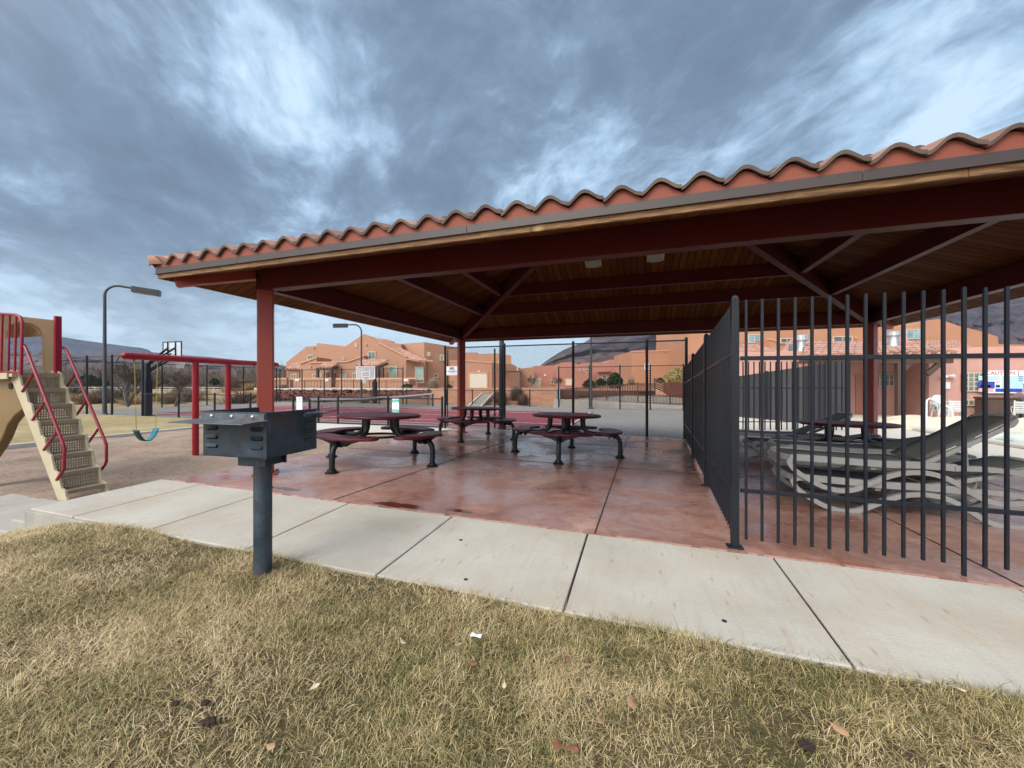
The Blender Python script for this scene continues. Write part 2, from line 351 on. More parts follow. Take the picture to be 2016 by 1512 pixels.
def mk_slab():   # stained, stamped and damp red concrete
    m, nt, b = newmat('red_stained_concrete'); t = NT(nt); v = t.obj(world=True)
    big = t.noise(v, .55, 5, .6, .8); mid = t.noise(v, 2.6, 6, .65, 1.6); fine = t.noise(v, 26, 4, .6)
    f = t.m('ADD', t.m('MULTIPLY', big, .5), t.m('MULTIPLY', mid, .5))
    c = t.ramp(f, ((.30, (.20, .080, .052)), (.42, (.34, .155, .112)), (.53, (.45, .255, .205)), (.67, (.60, .44, .39))))
    sp = t.ramp(t.noise(v, 7, 8, .75, .6), ((.60, 0.0), (.68, 1.0)))
    c = t.mix(t.m('MULTIPLY', sp, .2), c, (.46, .30, .25))
    vein = t.ramp(t.m('ABSOLUTE', t.m('SUBTRACT', t.noise(v, 1.1, 5, .6, 2.4), .5)), ((.0, 1.0), (.018, 0.0)))
    c = t.mix(t.m('MULTIPLY', vein, .3), c, (.085, .035, .028))
    c = t.mix(t.m('MULTIPLY', fine, .25), c, (.12, .05, .04), 'MULTIPLY')
    sepp = t.n('ShaderNodeSeparateXYZ'); t.l(t.n('ShaderNodeNewGeometry').outputs['Position'], sepp.inputs[0])
    wet = t.ramp(t.m('ADD', t.m('MULTIPLY', t.noise(v, .8, 4, .6, .6), 1.0), t.m('MULTIPLY', mid, .15)), ((.48, 0.0), (.62, 1.0)))
    t.l(t.mix(t.m('MULTIPLY', wet, .26), c, (.15, .055, .038), 'MIX'), b.inputs['Base Color'])
    r = t.m('SUBTRACT', .45, t.m('MULTIPLY', wet, .26)); t.l(t.m('ADD', r, t.m('MULTIPLY', t.m('SUBTRACT', mid, .5), .5)), b.inputs['Roughness'])
    b.inputs['Specular IOR Level'].default_value = .55
    t.bump(b, t.m('ADD', t.m('MULTIPLY', mid, 1.0), t.m('MULTIPLY', fine, .12)), .35, .012); return m
M['slab'] = mk_slab()
def mk_walk():
    m, nt, b = newmat('grey_concrete_walk'); t = NT(nt); v = t.obj(world=True)
    big = t.noise(v, .9, 5, .6); fine = t.noise(v, 70, 4, .7); brush = t.noise(t.obj((3, 60, 3), world=True), 2.2, 4, .6)
    f = t.m('ADD', t.m('MULTIPLY', big, .6), t.m('ADD', t.m('MULTIPLY', fine, .25), t.m('MULTIPLY', brush, .15)))
    c = t.ramp(f, ((.3, (.33, .31, .27)), (.5, (.45, .43, .385)), (.7, (.54, .52, .475))))
    c = t.mix(t.m('MULTIPLY', t.ramp(t.noise(v, 1.6, 6, .6), ((.45, 0.0), (.68, 1.0))), .45), c, (.39, .30, .215))
    # rust runs: small spots with tails towards the lawn
    vo = t.n('ShaderNodeTexVoronoi'); t.l(t.obj((5.2, 1.5, 1), (0, 0, .25), world=True), vo.inputs['Vector']); vo.inputs['Scale'].default_value = 2.5
    sp = t.ramp(vo.outputs['Distance'], ((.04, 1.0), (.19, 0.0))); gate = t.ramp(t.noise(t.obj((1, 1, 1), world=True), 3.1, 3), ((.40, 0.0), (.50, 1.0)))
    c = t.mix(t.m('MULTIPLY', t.m('MULTIPLY', sp, gate), .55), c, (.33, .17, .085))
    spk = t.ramp(t.noise(v, 160, 2, .5), ((.30, 1.0), (.42, 0.0))); c = t.mix(t.m('MULTIPLY', spk, .35), c, (.24, .22, .19)); str_ = t.ramp(t.noise(t.obj((9, 1.1, 1), world=True), 2.4, 5, .6), ((.52, 0.0), (.72, 1.0))); c = t.mix(t.m('MULTIPLY', str_, .28), c, (.36, .27, .18))
    t.l(c, b.inputs['Base Color']); b.inputs['Roughness'].default_value = .85; t.bump(b, t.m('ADD', fine, brush), .45, .004); return m
M['walk'] = mk_walk()
M['joint'] = surf('dark_joint_filler', (.02, .018, .016), .9, .3)
M['pinkedge'] = surf('crumbled_pink_edge', (.42, .245, .195), .9, .35, 12, 60, .6, .01)
def mk_ground(name, stops, s1=.15, s2=2.5, s3=40, bump=.5, bd=.03):
    m, nt, b = newmat(name); t = NT(nt); v = t.obj(world=True)
    f = t.m('ADD', t.m('MULTIPLY', t.noise(v, s1, 5, .6), .35), t.m('ADD', t.m('MULTIPLY', t.noise(v, s2, 6, .65), .35), t.m('MULTIPLY', t.noise(v, s3, 5, .7), .3)))
    t.l(t.ramp(f, stops), b.inputs['Base Color']); b.inputs['Roughness'].default_value = .95; b.inputs['Specular IOR Level'].default_value = .2
    t.bump(b, f, bump, bd); return m
M['sand'] = mk_ground('playground_sand', ((.33, (.17, .115, .085)), (.47, (.32, .235, .18)), (.6, (.42, .32, .255))), .3, 2.2, 14, 1.0, .12)
M['farlawn'] = mk_ground('dry_lawn', ((.33, (.11, .095, .042)), (.47, (.30, .235, .12)), (.62, (.46, .365, .22))), .25, 3, 30, .6, .05)
M['court'] = surf('grey_court_surface', (.235, .225, .215), .9, .14, .4, 40, .2, .003)
M['courtred'] = surf('red_court_surface', (.245, .046, .060), .8, .14, .5, 40, .2, .003, dirt=(.29, .09, .09), dirt_amt=.4, dirt_scale=.5)
M['dirtlawn'] = mk_ground('lawn_soil', ((.35, (.045, .033, .02)), (.6, (.12, .09, .05))), 1, 8, 60, .8, .02)
M['pooldeck'] = surf('pale_pool_deck', (.58, .53, .46), .85, .1, .6, 30, .2, .004)
def mk_land():
    m, nt, b = newmat('desert_land'); t = NT(nt); v = t.obj(world=True)
    f = t.m('ADD', t.m('MULTIPLY', t.noise(v, .05, 6, .65), .5), t.m('MULTIPLY', t.noise(v, .9, 6, .7), .5))
    dry = t.ramp(f, ((.33, (.13, .095, .055)), (.46, (.30, .215, .12)), (.55, (.40, .31, .19)), (.66, (.25, .14, .08))))
    orange = t.ramp(f, ((.33, (.22, .10, .055)), (.5, (.40, .19, .105)), (.66, (.47, .28, .18))))
    sp = t.n('ShaderNodeSeparateXYZ'); t.l(t.n('ShaderNodeNewGeometry').outputs['Position'], sp.inputs[0])
    k = t.m('ADD', t.m('MULTIPLY', t.m('ADD', sp.outputs[0], 24), .12), t.m('MULTIPLY', t.m('SUBTRACT', f, .5), 3), clamp=False)
    t.l(t.mix(t.ramp(k, ((.2, 0.0), (.6, 1.0))), dry, orange), b.inputs['Base Color']); b.inputs['Roughness'].default_value = .95; t.bump(b, f, .8, .15); return m
M['land'] = mk_land()
def mk_mesa(name, c1, c2, c3, cap, z0, z1):
    m, nt, b = newmat(name); t = NT(nt); v = t.obj((1, 1, 5), world=True); n1 = t.noise(v, .010, 8, .65, .6); n2 = t.noise(t.obj(world=True), .06, 8, .72)
    f = t.m('ADD', t.m('MULTIPLY', n1, .5), t.m('MULTIPLY', n2, .5)); low = t.ramp(f, ((.36, c1), (.5, c2), (.64, c3))); hi = t.ramp(f, ((.36, sc3(cap, .5)), (.5, cap), (.64, sc3(cap, 1.6))))
    sp = t.n('ShaderNodeSeparateXYZ'); t.l(t.n('ShaderNodeNewGeometry').outputs['Position'], sp.inputs[0])   # dark cap rock, distance haze painted in as blue, over redder slopes
    k = t.m('DIVIDE', t.m('SUBTRACT', t.m('ADD', sp.outputs[2], t.m('MULTIPLY', t.m('SUBTRACT', n1, .5), (z1 - z0) * 1.5)), z0), z1 - z0, clamp=True)
    t.l(t.mix(k, low, hi), b.inputs['Base Color']); b.inputs['Roughness'].default_value = 1; b.inputs['Specular IOR Level'].default_value = .1; t.bump(b, f, 1.0, 9); return m
M['mesa'] = mk_mesa('purple_brown_mesa_rock', (.055, .040, .042), (.125, .088, .086), (.21, .15, .135), (.085, .076, .095), 20, 60); M['mesafar'] = mk_mesa('red_mesa_slope', (.05, .033, .031), (.12, .070, .056), (.22, .13, .098), (.055, .062, .088), 85, 125)
def mk_grass():
    m, nt, b = newmat('grass_blades'); t = NT(nt); v = t.obj(world=True)
    patch = t.noise(v, 1.15, 5, .6, .4); p2 = t.noise(v, 5, 4, .6)
    f = t.m('ADD', t.m('MULTIPLY', t.m('SUBTRACT', patch, .5), 1.15), t.m('ADD', t.m('MULTIPLY', t.m('SUBTRACT', p2, .5), .5), t.m('MULTIPLY', t.tone(), .75)))
    sp = t.n('ShaderNodeSeparateXYZ'); t.l(t.n('ShaderNodeNewGeometry').outputs['Position'], sp.inputs[0])
    f = t.m('ADD', f, t.m('MULTIPLY', sp.outputs[0], -.032))
    c = t.ramp(f, ((.0, (.060, .078, .025)), (.18, (.15, .150, .055)), (.32, (.32, .265, .115)), (.51, (.50, .385, .205)), (.83, (.77, .635, .41))))
    t.l(c, b.inputs['Base Color']); b.inputs['Roughness'].default_value = .6; b.inputs['Specular IOR Level'].default_value = .25
    return m
M['grass'] = mk_grass()
def mk_leaf(name, c, var=.5):
    m, nt, b = newmat(name); t = NT(nt)
    t.l(t.ramp(t.tone(), ((.0, sc3(c, 1 - var)), (.5, c), (1.0, sc3(c, 1 + var)))), b.inputs['Base Color']); b.inputs['Roughness'].default_value = .8; b.inputs['Specular IOR Level'].default_value = .15; return m
M['juniper'] = mk_leaf('dark_green_foliage', (.035, .055, .022)); M['sage'] = mk_leaf('pale_sage_twigs', (.36, .29, .22), .4); M['twig'] = mk_leaf('brown_twigs', (.18, .115, .072)); M['twiggrey'] = mk_leaf('grey_brown_twigs', (.125, .10, .085))
M['yellowbush'] = mk_leaf('yellow_green_twigs', (.38, .33, .15), .4); M['drygrass'] = mk_leaf('dry_field_grass', (.40, .29, .15), .4); M['woods'] = mk_leaf('bare_wood_twigs', (.105, .082, .068), .5)
def mk_plex():
    m, nt, b = newmat('clear_backboard'); b.inputs['Base Color'].default_value = (.75, .78, .82, 1); b.inputs['Roughness'].default_value = .1; b.inputs['Alpha'].default_value = .35; return m
M['plex'] = mk_plex()
def mk_water():
    m, nt, b = newmat('pool_water'); t = NT(nt); b.inputs['Base Color'].default_value = (.42, .62, .64, 1); b.inputs['Roughness'].default_value = .08; t.bump(b, t.noise(t.obj(world=True), 3, 3), .1, .02); return m
M['water'] = mk_water()

# ================================================================== SETTING
def smooth(t): t = np.clip(t, 0, 1); return t * t * (3 - 2 * t)
def land_z(x, y):
    up = smooth((y - 28.5) / 8.0) * smooth((x + 52) / 7.0) * smooth((60 - x) / 20)
    return -.42 + 1.25 * up
def build_land():
    def axis(lo, hi):
        a = [0.0]; st = 1.2
        while a[-1] < hi:
            a.append(a[-1] + st)
            if a[-1] > 60: st *= 1.25
        return np.array(sorted(set([-q for q in a if q < -lo] + a)))
    xs = axis(-2500, 2500); ys = axis(-200, 2500)
    gx, gy = np.meshgrid(xs, ys); z = land_z(gx, gy) + .03 * np.sin(gx * 1.3 + np.sin(gy)) * (np.abs(gx) > 31)
    v = np.stack([gx, gy, z], -1).reshape(-1, 3); nx = len(xs); i = np.arange(len(ys) - 1)[:, None] * nx + np.arange(nx - 1)[None]
    f = np.stack([i, i + 1, i + nx + 1, i + nx], -1).reshape(-1, 4)
    o = mesh_np('ground', v, f, M['land']); o.data.polygons.foreach_set('use_smooth', [True] * len(f)); struct(o)
build_land()
def sheet(name, x0, x1, y0, y1, zf, mat, thick=.25, step=None):
    """a solid slab whose top follows zf(x, y)"""
    m = MB(); nx = max(1, int((x1 - x0) / step)) if step else 1; ny = max(1, int((y1 - y0) / step)) if step else 1
    vs = [(x0 + (x1 - x0) * i / nx, y0 + (y1 - y0) * j / ny) for j in range(ny + 1) for i in range(nx + 1)]
    top = [(x, y, zf(x, y)) for x, y in vs]
    m.add(top, [(j * (nx + 1) + i, j * (nx + 1) + i + 1, (j + 1) * (nx + 1) + i + 1, (j + 1) * (nx + 1) + i) for j in range(ny) for i in range(nx)])
    c = [(x0, y0), (x1, y0), (x1, y1), (x0, y1)]; t4 = [(x, y, zf(x, y)) for x, y in c]; b4 = [(x, y, zf(x, y) - thick) for x, y in c]
    if not step: m.add(t4 + b4, [(i, i + 4, (i + 1) % 4 + 4, (i + 1) % 4) for i in range(4)])
    o = m.build(name, mat, smooth=40 if step else None); return o

# red stained slab under the shelter, its saw-cut joints, the pale walk before it
slab = struct(sheet('pavilion_slab', -5.88, 6.2, YF, 12.22, slab_z, M['slab'], .35))
jm = MB()
for X in (-3.235, -.36, 2.45, 5.0):
    a = Vector((X, YF, slab_z(X, YF) + .004)); b = Vector((X + .10, 12.2, slab_z(X + .10, 12.2) + .004)); jm.bar(a, b, .011, .003)
for Y in (6.75, 9.55):
    a = Vector((-5.87, Y, slab_z(-5.87, Y) + .0035)); b = Vector((6.2, Y, slab_z(6.2, Y) + .0035)); jm.bar(a, b, .009, .003)
jm.build('joint', M['joint'], slab)
pe = MB(); x = -5.87
while x < 6:
    w = random.uniform(.03, .16)
    if random.random() < .6: pe.box((x + w / 2, YF - .003 + random.uniform(-.003, .003), slab_z(x, YF) - .010), (w, random.uniform(.010, .022), .026), Matrix.Rotation(random.uniform(-.05, .05), 3, 'Z'))
    x += w
pe.build('crumbled_edge', M['pinkedge'], slab)
WJ = [-6.05, -5.3, -4.2, -3.0, -1.75, -.42, 1.0, 2.4, 3.75, 5.1, 6.4]
wm = MB()
for a, b in zip(WJ, WJ[1:]):
    g = .007; y0, y1 = 2.29, YF - .018
    c = [(a + g, y0), (b - g, y0), (b - g, y1), (a + g, y1)]
    wm.prism([(x, y, walk_z(x, y)) for x, y in c], (0, 0, -.4))
walk = struct(wm.build('walk', M['walk'], bevel=.008))
gm = MB(); gm.prism([(-6.03, 2.33, walk_z(-6.03, 2.33) - .012), (6.4, 2.33, walk_z(6.4, 2.33) - .012), (6.4, YF, walk_z(6.4, YF) - .012), (-6.03, YF, walk_z(-6.03, YF) - .012)], (0, 0, -.3))
gm.build('joint', M['joint'], walk)
def puddle(px, py, rx, ry, seed):
    p = at_z(px, py, -.02); p = at_z(px, py, slab_z(p.x, p.y)); rnd = random.Random(seed); vs = [(p.x, p.y, slab_z(p.x, p.y) + .0022)]; n = 40; ph = [rnd.uniform(0, 6.28) for _ in range(4)]
    for i in range(n):
        a = 2 * math.pi * i / n; k = 1 + .16 * math.sin(2 * a + ph[0]) + .10 * math.sin(5 * a + ph[1]) + .06 * math.sin(9 * a + ph[2]); x, y = p.x + rx * k * math.cos(a), p.y + ry * k * math.sin(a); vs.append((x, y, slab_z(x, y) + .0022))
    m = MB(); m.add(vs, [(0, i + 1, (i + 1) % n + 1) for i in range(n)]); struct(m.build('puddle', M['puddle']))
M['puddle'] = surf('wet_red_puddle', (.10, .024, .016), .10, .15, 3, 30, 0)
puddle(786, 995, .26, .085, 3); puddle(905, 1006, .16, .04, 5); puddle(560, 962, .22, .05, 8)
# end of the walk: steps down to the lower path on the left
st = MB(); st.span((-6.42, 2.29, -.75), (-6.055, 3.46, -.155)); st.span((-8.6, 2.27, -.75), (-6.425, 3.1, -.285))
struct(st.build('path_steps', M['concretestep'], bevel=.012))
en = MB(); en.prism([(-6.053, 2.284, walk_z(-6.05, 2.3) - .016), (-4.9, 2.284, walk_z(-4.9, 2.3) - .016), (-4.9, 2.284, -.5), (-6.053, 2.284, -.6)], (0, -.03, 0))
struct(en.build('path_side', M['concretestep'], bevel=.004))

def sand_z(x, y): return -.31 + .035 * math.sin(x * 1.7 + 1.3 * math.sin(y * .9)) * math.sin(y * 1.4 + .5) + .015 * math.sin(x * 5.1 + y * 3.3)
struct(sheet('sand', -15.1, -5.89, -3, 10.6, sand_z, M['sand'], step=.18))
kb = MB(); kb.span((-15.27, -3, -.6), (-15.1, 10.75, -.235)); kb.span((-15.1, 10.61, -.6), (-5.9, 10.75, -.24))
struct(kb.build('kerb', M['kerb'], bevel=.015))
struct(sheet('far_lawn', -60, -15.28, -6, 12.3, lambda x, y: -.26 + .03 * math.sin(x * .6) * math.sin(y * .8), M['farlawn'], step=.5))
struct(sheet('concrete_path', -15.08, -5.92, 10.76, 12.28, lambda x, y: -.262, M['roadpale'], .3))
struct(sheet('court_surface', -31.4, 3.2, 12.3, 27.0, lambda x, y: -.30, M['court'], .2))
ct = struct(sheet('court_paint', -25.3, -2.35, 13.55, 22.35, lambda x, y: -.296, M['courtred'], .003))
ln = MB()
for Y in (14.0, 15.25, 20.75, 22.0): ln.box((-13.85, Y, -.2915), (22.7, .06, .002))
for X in (-25.2, -20.25, -7.6, -2.5): ln.box((X, 18.0, -.291), (.06, 8.06, .002))
ln.box((-13.9, 18.0, -.2905), (12.6, .05, .002)); ln.build('court_line', M['white'], ct)
struct(sheet('pool_deck', 3.21, 34, 12.23, 25.5, lambda x, y: -.335, M['pooldeck'], .2))
struct(sheet('pool_deck', 6.21, 34, 2.0, 12.22, lambda x, y: -.335, M['pooldeck'], .2))

# foreground lawn
def lawn_z(x, y):
    d = np.clip(2.29 - y, 0, 20)
    z = walk_z(x, 2.29) - .003 - .037 * d + .018 * np.sin(x * 1.9 + .6) * np.sin(y * 2.3 + 1) + .012 * np.sin(x * 4.3 + y * 3.1)
    s = np.clip((-4.85 - x) / 1.35, 0, 1.6); return z - .30 * s * s * (3 - 2 * np.clip(s, 0, 1)) * .72 - .35 * np.clip((-6.0 - x) / 4, 0, 1)
lw = struct(sheet('lawn_soil', -12, 9, -6, 2.285, lambda x, y: float(lawn_z(x, y)) - .012, M['dirtlawn'], step=.1))
def build_grass():
    V = []; Fq = []; T = []
    def scatter(n, x0, x1, y0, y1, dens_f):
        x = RNG.uniform(x0, x1, n); y = RNG.uniform(y0, y1, n)
        f = -SA * x + CA * y; r = CA * x + SA * y
        keep = (f > .35) & (np.abs(r) < 1.55 * f + .5) & (RNG.random(n) < dens_f(f)); return x[keep], y[keep]
    x, y = scatter(1150000, -9, 5, -1.6, 2.30, lambda f: np.where(f < 1.9, 1.0, np.where(f < 3.0, .85, .7)))
    # thin, matted and lush patches
    pz = np.sin(x * 2.1 + 2 * np.sin(y * 1.7)) * np.sin(y * 2.6 + x) ; k = RNG.random(len(x)) < .62 + .38 * (pz > -.35); x, y = x[k], y[k]; pz = pz[k]
    n = len(x); h = RNG.gamma(6, .0050, n) * (1 + .25 * pz); h = np.clip(h, .012, .085); w = RNG.uniform(.0014, .0034, n)
    edge = y > 2.22; h[edge] *= 1.15
    az = RNG.uniform(0, 2 * np.pi, n) ; clump = np.sin(x * 7 + 3 * np.sin(y * 5)) * 1.4 + np.cos(y * 8 + x * 3); az = np.where(RNG.random(n) < .72, az, clump * 1.6 + 6.28 * RNG.random(n) * .45)
    ln = np.clip(RNG.normal(1.15, .45, n), .1, 1.9)      # lean
    dx, dy = np.cos(az), np.sin(az); base = np.stack([x, y, lawn_z(x, y) - .012], -1)
    sx, sy = -dy, dx; tw = RNG.uniform(-.9, .9, n); sx2, sy2 = sx * np.cos(tw) - sy * np.sin(tw), sx * np.sin(tw) + sy * np.cos(tw)
    mid = base + np.stack([dx * h * ln * .48, dy * h * ln * .48, h * np.clip(.62 - .16 * ln, .2, 1)], -1); tip = base + np.stack([dx * h * ln * 1.05, dy * h * ln * 1.05, h * np.clip(1.05 - .36 * ln, .34, 1)], -1)
    sd = np.stack([sx2, sy2, np.zeros(n)], -1) * w[:, None] / 2
    v = np.stack([base - sd, base + sd, mid + sd * .85, mid - sd * .85, tip + sd * .12, tip - sd * .12], 1).reshape(-1, 3)
    o = np.arange(n)[:, None] * 6; f = np.concatenate([o + np.array([[0, 1, 2, 3]]), o + np.array([[3, 2, 4, 5]])], 1).reshape(-1, 4)
    t = np.clip(RNG.normal(.5, .23, n), 0, 1); tag(mesh_np('grass', v, f, M['grass'], np.repeat(t, 2)), 'dry straw and green lawn grass in front of the concrete walk', 'grass', kind='stuff')
build_grass()

# ================================================================== SHELTER
EX0, EX1, EY0, EY1 = -5.96, 5.82, 3.42, 11.62; SL = .34; EZ = 2.69
RZ = EZ + SL * (EY1 - EY0) / 2; RY = (EY0 + EY1) / 2; RX0, RX1 = EX0 + (EY1 - EY0) / 2, EX1 - (EY1 - EY0) / 2
def deck_z(x, y): return EZ + SL * min(x - EX0, EX1 - x, y - EY0, EY1 - y)
def build_shelter():
    T = thing('picnic_shelter', 'open picnic shelter on red columns with a hipped clay tile roof', 'shelter', (0, 0, 0))
    for x in (COLX0, COLX1):
        for y in (COLY0, COLY1):
            z = slab_z(x, y); q45 = Matrix.Rotation(R(45), 3, 'Z'); co = MB().box((x, y, (z + .012 + 2.654) / 2), (.20, .20, 2.654 - z - .012), q45).build('column', M['column'], T, bevel=.012)
            p = MB(); p.box((x, y, z + .007), (.32, .32, .014), q45)
            for a in (-1, 1):
                for b in (-1, 1): q_ = q45 @ Vector((a * .13, b * .13, 0)); p.lathe([(.012, 0), (.012, .018), (.006, .020)], (x + q_.x, y + q_.y, z + .012), 8)
            p.build('base_plate', M['column'], co)
    # perimeter beams
    zb = 2.655
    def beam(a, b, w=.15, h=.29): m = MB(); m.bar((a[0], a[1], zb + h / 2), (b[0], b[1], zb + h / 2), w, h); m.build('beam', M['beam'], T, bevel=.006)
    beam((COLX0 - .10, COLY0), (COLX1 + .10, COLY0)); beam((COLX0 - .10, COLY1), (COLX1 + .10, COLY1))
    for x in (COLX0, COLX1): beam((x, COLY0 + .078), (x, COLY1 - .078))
    # hip rafters and their lighter tails to the corners
    HD = .33
    for sx, x0 in ((1, COLX0), (-1, COLX1)):
        for sy, y0 in ((1, COLY0), (-1, COLY1)):
            t0, t1 = .11, (EY1 - EY0) / 2 - .82
            ex = 3.24
            a = Vector((x0 + sx * t0, y0 + sy * t0, deck_z(x0 + sx * t0, y0 + sy * t0) - .005)); b = Vector((x0 + sx * ex, y0 + sy * ex, deck_z(x0 + sx * ex, y0 + sy * ex) - .005))
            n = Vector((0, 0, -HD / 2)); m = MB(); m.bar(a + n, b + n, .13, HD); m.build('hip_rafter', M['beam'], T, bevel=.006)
            c = Vector((x0 - sx * .10, y0 - sy * .08, 0)); c.z = deck_z(c.x, c.y) - .07; d = Vector((x0 - sx * .72, y0 - sy * .72, 0)); d.z = deck_z(d.x, d.y) - .07
            m = MB(); m.bar(c, d, .12, .125); m.build('hip_tail', M['column'], T, bevel=.006)
    m = MB(); m.box(((RX0 + RX1) / 2, RY, RZ - .17), (RX1 - RX0, .13, .30)); m.build('ridge_beam', M['beam'], T, bevel=.006)
    for t, dp in ((1.22, .27), (2.02, .25)):
        x0, x1, y0, y1 = COLX0 + t, COLX1 - t, COLY0 + t, COLY1 - t; z = deck_z(x0, (y0 + y1) / 2) - dp / 2 - .006; g = .10
        for a, b in (((x0 + g, y0), (x1 - g, y0)), ((x0 + g, y1), (x1 - g, y1)), ((x0, y0 + g), (x0, y1 - g)), ((x1, y0 + g), (x1, y1 - g))):
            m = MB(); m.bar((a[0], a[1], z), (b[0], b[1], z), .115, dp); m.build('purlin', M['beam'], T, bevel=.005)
    # board ceiling, solid roof deck above it
    m = MB(); th = .055
    A, B, C_, D_ = (EX0, EY0, EZ), (EX1, EY0, EZ), (EX1, EY1, EZ), (EX0, EY1, EZ); P, Q = (RX0, RY, RZ), (RX1, RY, RZ)
    up = lambda p: (p[0], p[1], p[2] + th)
    vs = [A, B, C_, D_, P, Q]; vs2 = [up(p) for p in vs]
    m.add(vs + vs2, [(0, 4, 5, 1)], 0); m.add(vs + vs2, [(2, 5, 4, 3)], 0); m.add(vs + vs2, [(0, 3, 4)], 1); m.add(vs + vs2, [(1, 5, 2)], 1)
    m.add(vs + vs2, [(6, 7, 11, 10), (8, 9, 10, 11), (6, 10, 9), (7, 8, 11)], 0)
    m.build('ceiling', [M['ceil_x'], M['ceil_y']], T)
    # pine fascia in lengths, metal drip edge in lengths, mortar closure under the tiles
    def ring(off, z0, z1, w, name, mat, cuts):
        m = MB(); x0, x1, y0, y1 = EX0 - off, EX1 + off, EY0 - off, EY1 + off
        xs = [x0] + [c for c in cuts if x0 < c < x1] + [x1]
        for a, b in zip(xs, xs[1:]):
            for yy, s in ((y0, -1), (y1, 1)): m.span((a + .0015, yy, z0), (b - .0015, yy + s * w, z1))
        for xx, s in ((x0, -1), (x1, 1)): m.span((xx, y0 - w, z0), (xx + s * w, y1 + w, z1))
        return m.build(name, mat, T, bevel=.002)
    ring(.001, EZ - .008, EZ + .056, .03, 'fascia', M['pine'], (-3.9, -.92, 2.1, 4.9))
    ring(.034, EZ + .050, EZ + .128, .012, 'drip_edge', M['flash'], (-4.55, -1.55, 1.52, 4.5))
    lip = ring(.046, EZ + .046, EZ + .054, .008, 'drip_lip', M['flash'], (-4.55, -1.55, 1.52, 4.5))
    # S tiles
    P_, AMP = .305, .088
    def wave(u):
        u = u - math.floor(u); return AMP * (.5 - .5 * math.cos(2 * math.pi * (u ** .90))) + .018 * (u - .5)
    TZ = EZ + .155
    NS = 12; OFFX = .03
    def slope(side):
        vs = []; fs = []; tn = []
        run = (EY1 - EY0) / 2 + .07; exp_ = .36; nc = int(run / exp_) + 1; th = .028
        x0, x1 = (EX0 - .10, EX1 + .10) if side in 'fb' else (EY0 - .10, EY1 + .10)
        def P3(u, s, z):      # u along the eave, s up the slope in plan from the nose
            if side == 'f': return (u, EY0 - .085 + s, z)
            if side == 'b': return (x0 + x1 - u, EY1 + .085 - s, z)
            if side == 'l': return (EX0 - .085 + s, x0 + x1 - u, z)
            return (EX1 + .085 - s, u, z)
        k0 = int(math.floor(x0 / P_)) - 1; k1 = int(math.ceil(x1 / P_)) + 1
        for c in range(nc):
            s0 = c * exp_; s1 = min(s0 + exp_ + .06, run + .05)
            for k in range(k0, k1 + 1):
                um = (k + .5) * P_ + OFFX; sm = s0 + .05
                if um < x0 + sm - .2 or um > x1 - sm + .2: continue
                tone = random.random(); dz = random.uniform(-.007, .007); o = len(vs)
                row = []
                for i in range(NS + 1):
                    u = (k + i / NS) * P_ + OFFX; w = wave(min(i / NS, .9999)) + dz; se = min(s1, u - x0 - .01, x1 - u - .01); row.append(se > s0 + .004); se = max(se, s0 + .004)
                    zt = TZ + SL * s0 + w + .030; zu = TZ + SL * se + w + .030 * (1 - (se - s0) / (s1 - s0))
                    vs.extend([P3(u, s0, zt), P3(u, s0 + .004, zt - th), P3(u, se, zu), P3(u, se, zu - th)])
                for i in range(NS):
                    if not (row[i] or row[i + 1]): continue
                    a = o + i * 4; b = a + 4
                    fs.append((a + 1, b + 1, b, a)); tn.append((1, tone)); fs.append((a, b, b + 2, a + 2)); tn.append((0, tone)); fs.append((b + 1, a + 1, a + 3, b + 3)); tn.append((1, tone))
                a = o; b = o + NS * 4
                fs.append((a + 1, a, a + 2, a + 3)); tn.append((0, tone)); fs.append((b, b + 1, b + 3, b + 2)); tn.append((0, tone))
        m = MB(); m.v = vs; m.f = [list(f) for f in fs]; m.m = [q[0] for q in tn]; m.t = [q[1] for q in tn]
        m.build('roof_tiles', [M['tile'], M['tilenose']], T, smooth=50)
        # closure follows the underside of the first course
        m = MB(); vs = []; n = int((x1 - x0 - .12) / .0254)
        for i in range(n + 1):
            u = x0 + .06 + (x1 - x0 - .12) * i / n; w = wave((u - OFFX) / P_); z = TZ + w + .002
            q = P3(u, .040, 0); q2 = P3(u, .075, 0)
            vs += [(q[0], q[1], EZ + .11), (q[0], q[1], z), (q2[0], q2[1], z + .01), (q2[0], q2[1], EZ + .11)]
        m.add(vs, [(i * 4, i * 4 + 4, i * 4 + 5, i * 4 + 1) for i in range(n)] + [(i * 4 + 1, i * 4 + 5, i * 4 + 6, i * 4 + 2) for i in range(n)])
        m.build('mortar_closure', M['closure'], T, smooth=60)
    for s in 'fblr': slope(s)
    # barrel caps on hips and ridge
    m = MB()
    def caps(a, b, r=.088):
        a = Vector(a); b = Vector(b); d = b - a; L = d.length; d.normalize(); sd = d.cross(UP).normalized(); u = sd.cross(d); n = int(L / .36)
        for i in range(n + 1):
            p0 = a + d * (i * .36); p1 = p0 + d * .42; tone = random.random(); vs = []
            for p, rr, lift in ((p0, r * 1.12, .030), (p0, r * 1.12 - .022, .030), (p1, r * .92, .0)):
                for j in range(11):
                    t = math.pi * (-.12 + 1.24 * j / 10) ; vs.append(p + sd * math.cos(t) * rr * 1.05 + u * (math.sin(t) * rr * 1.0 + lift))
            m.add(vs, [(j, j + 1, 22 + j + 1, 22 + j) for j in range(10)], 0, tone); m.add(vs, [(11 + j, 11 + j + 1, j + 1, j) for j in range(10)], 1, tone); m.add([p0 + sd * math.cos(math.pi * (-.12 + 1.24 * j / 10)) * r * 1.10 + u * (math.sin(math.pi * (-.12 + 1.24 * j / 10)) * r * 1.1 + .03) + d * .012 for j in range(11)], [list(range(11))], 0, tone)
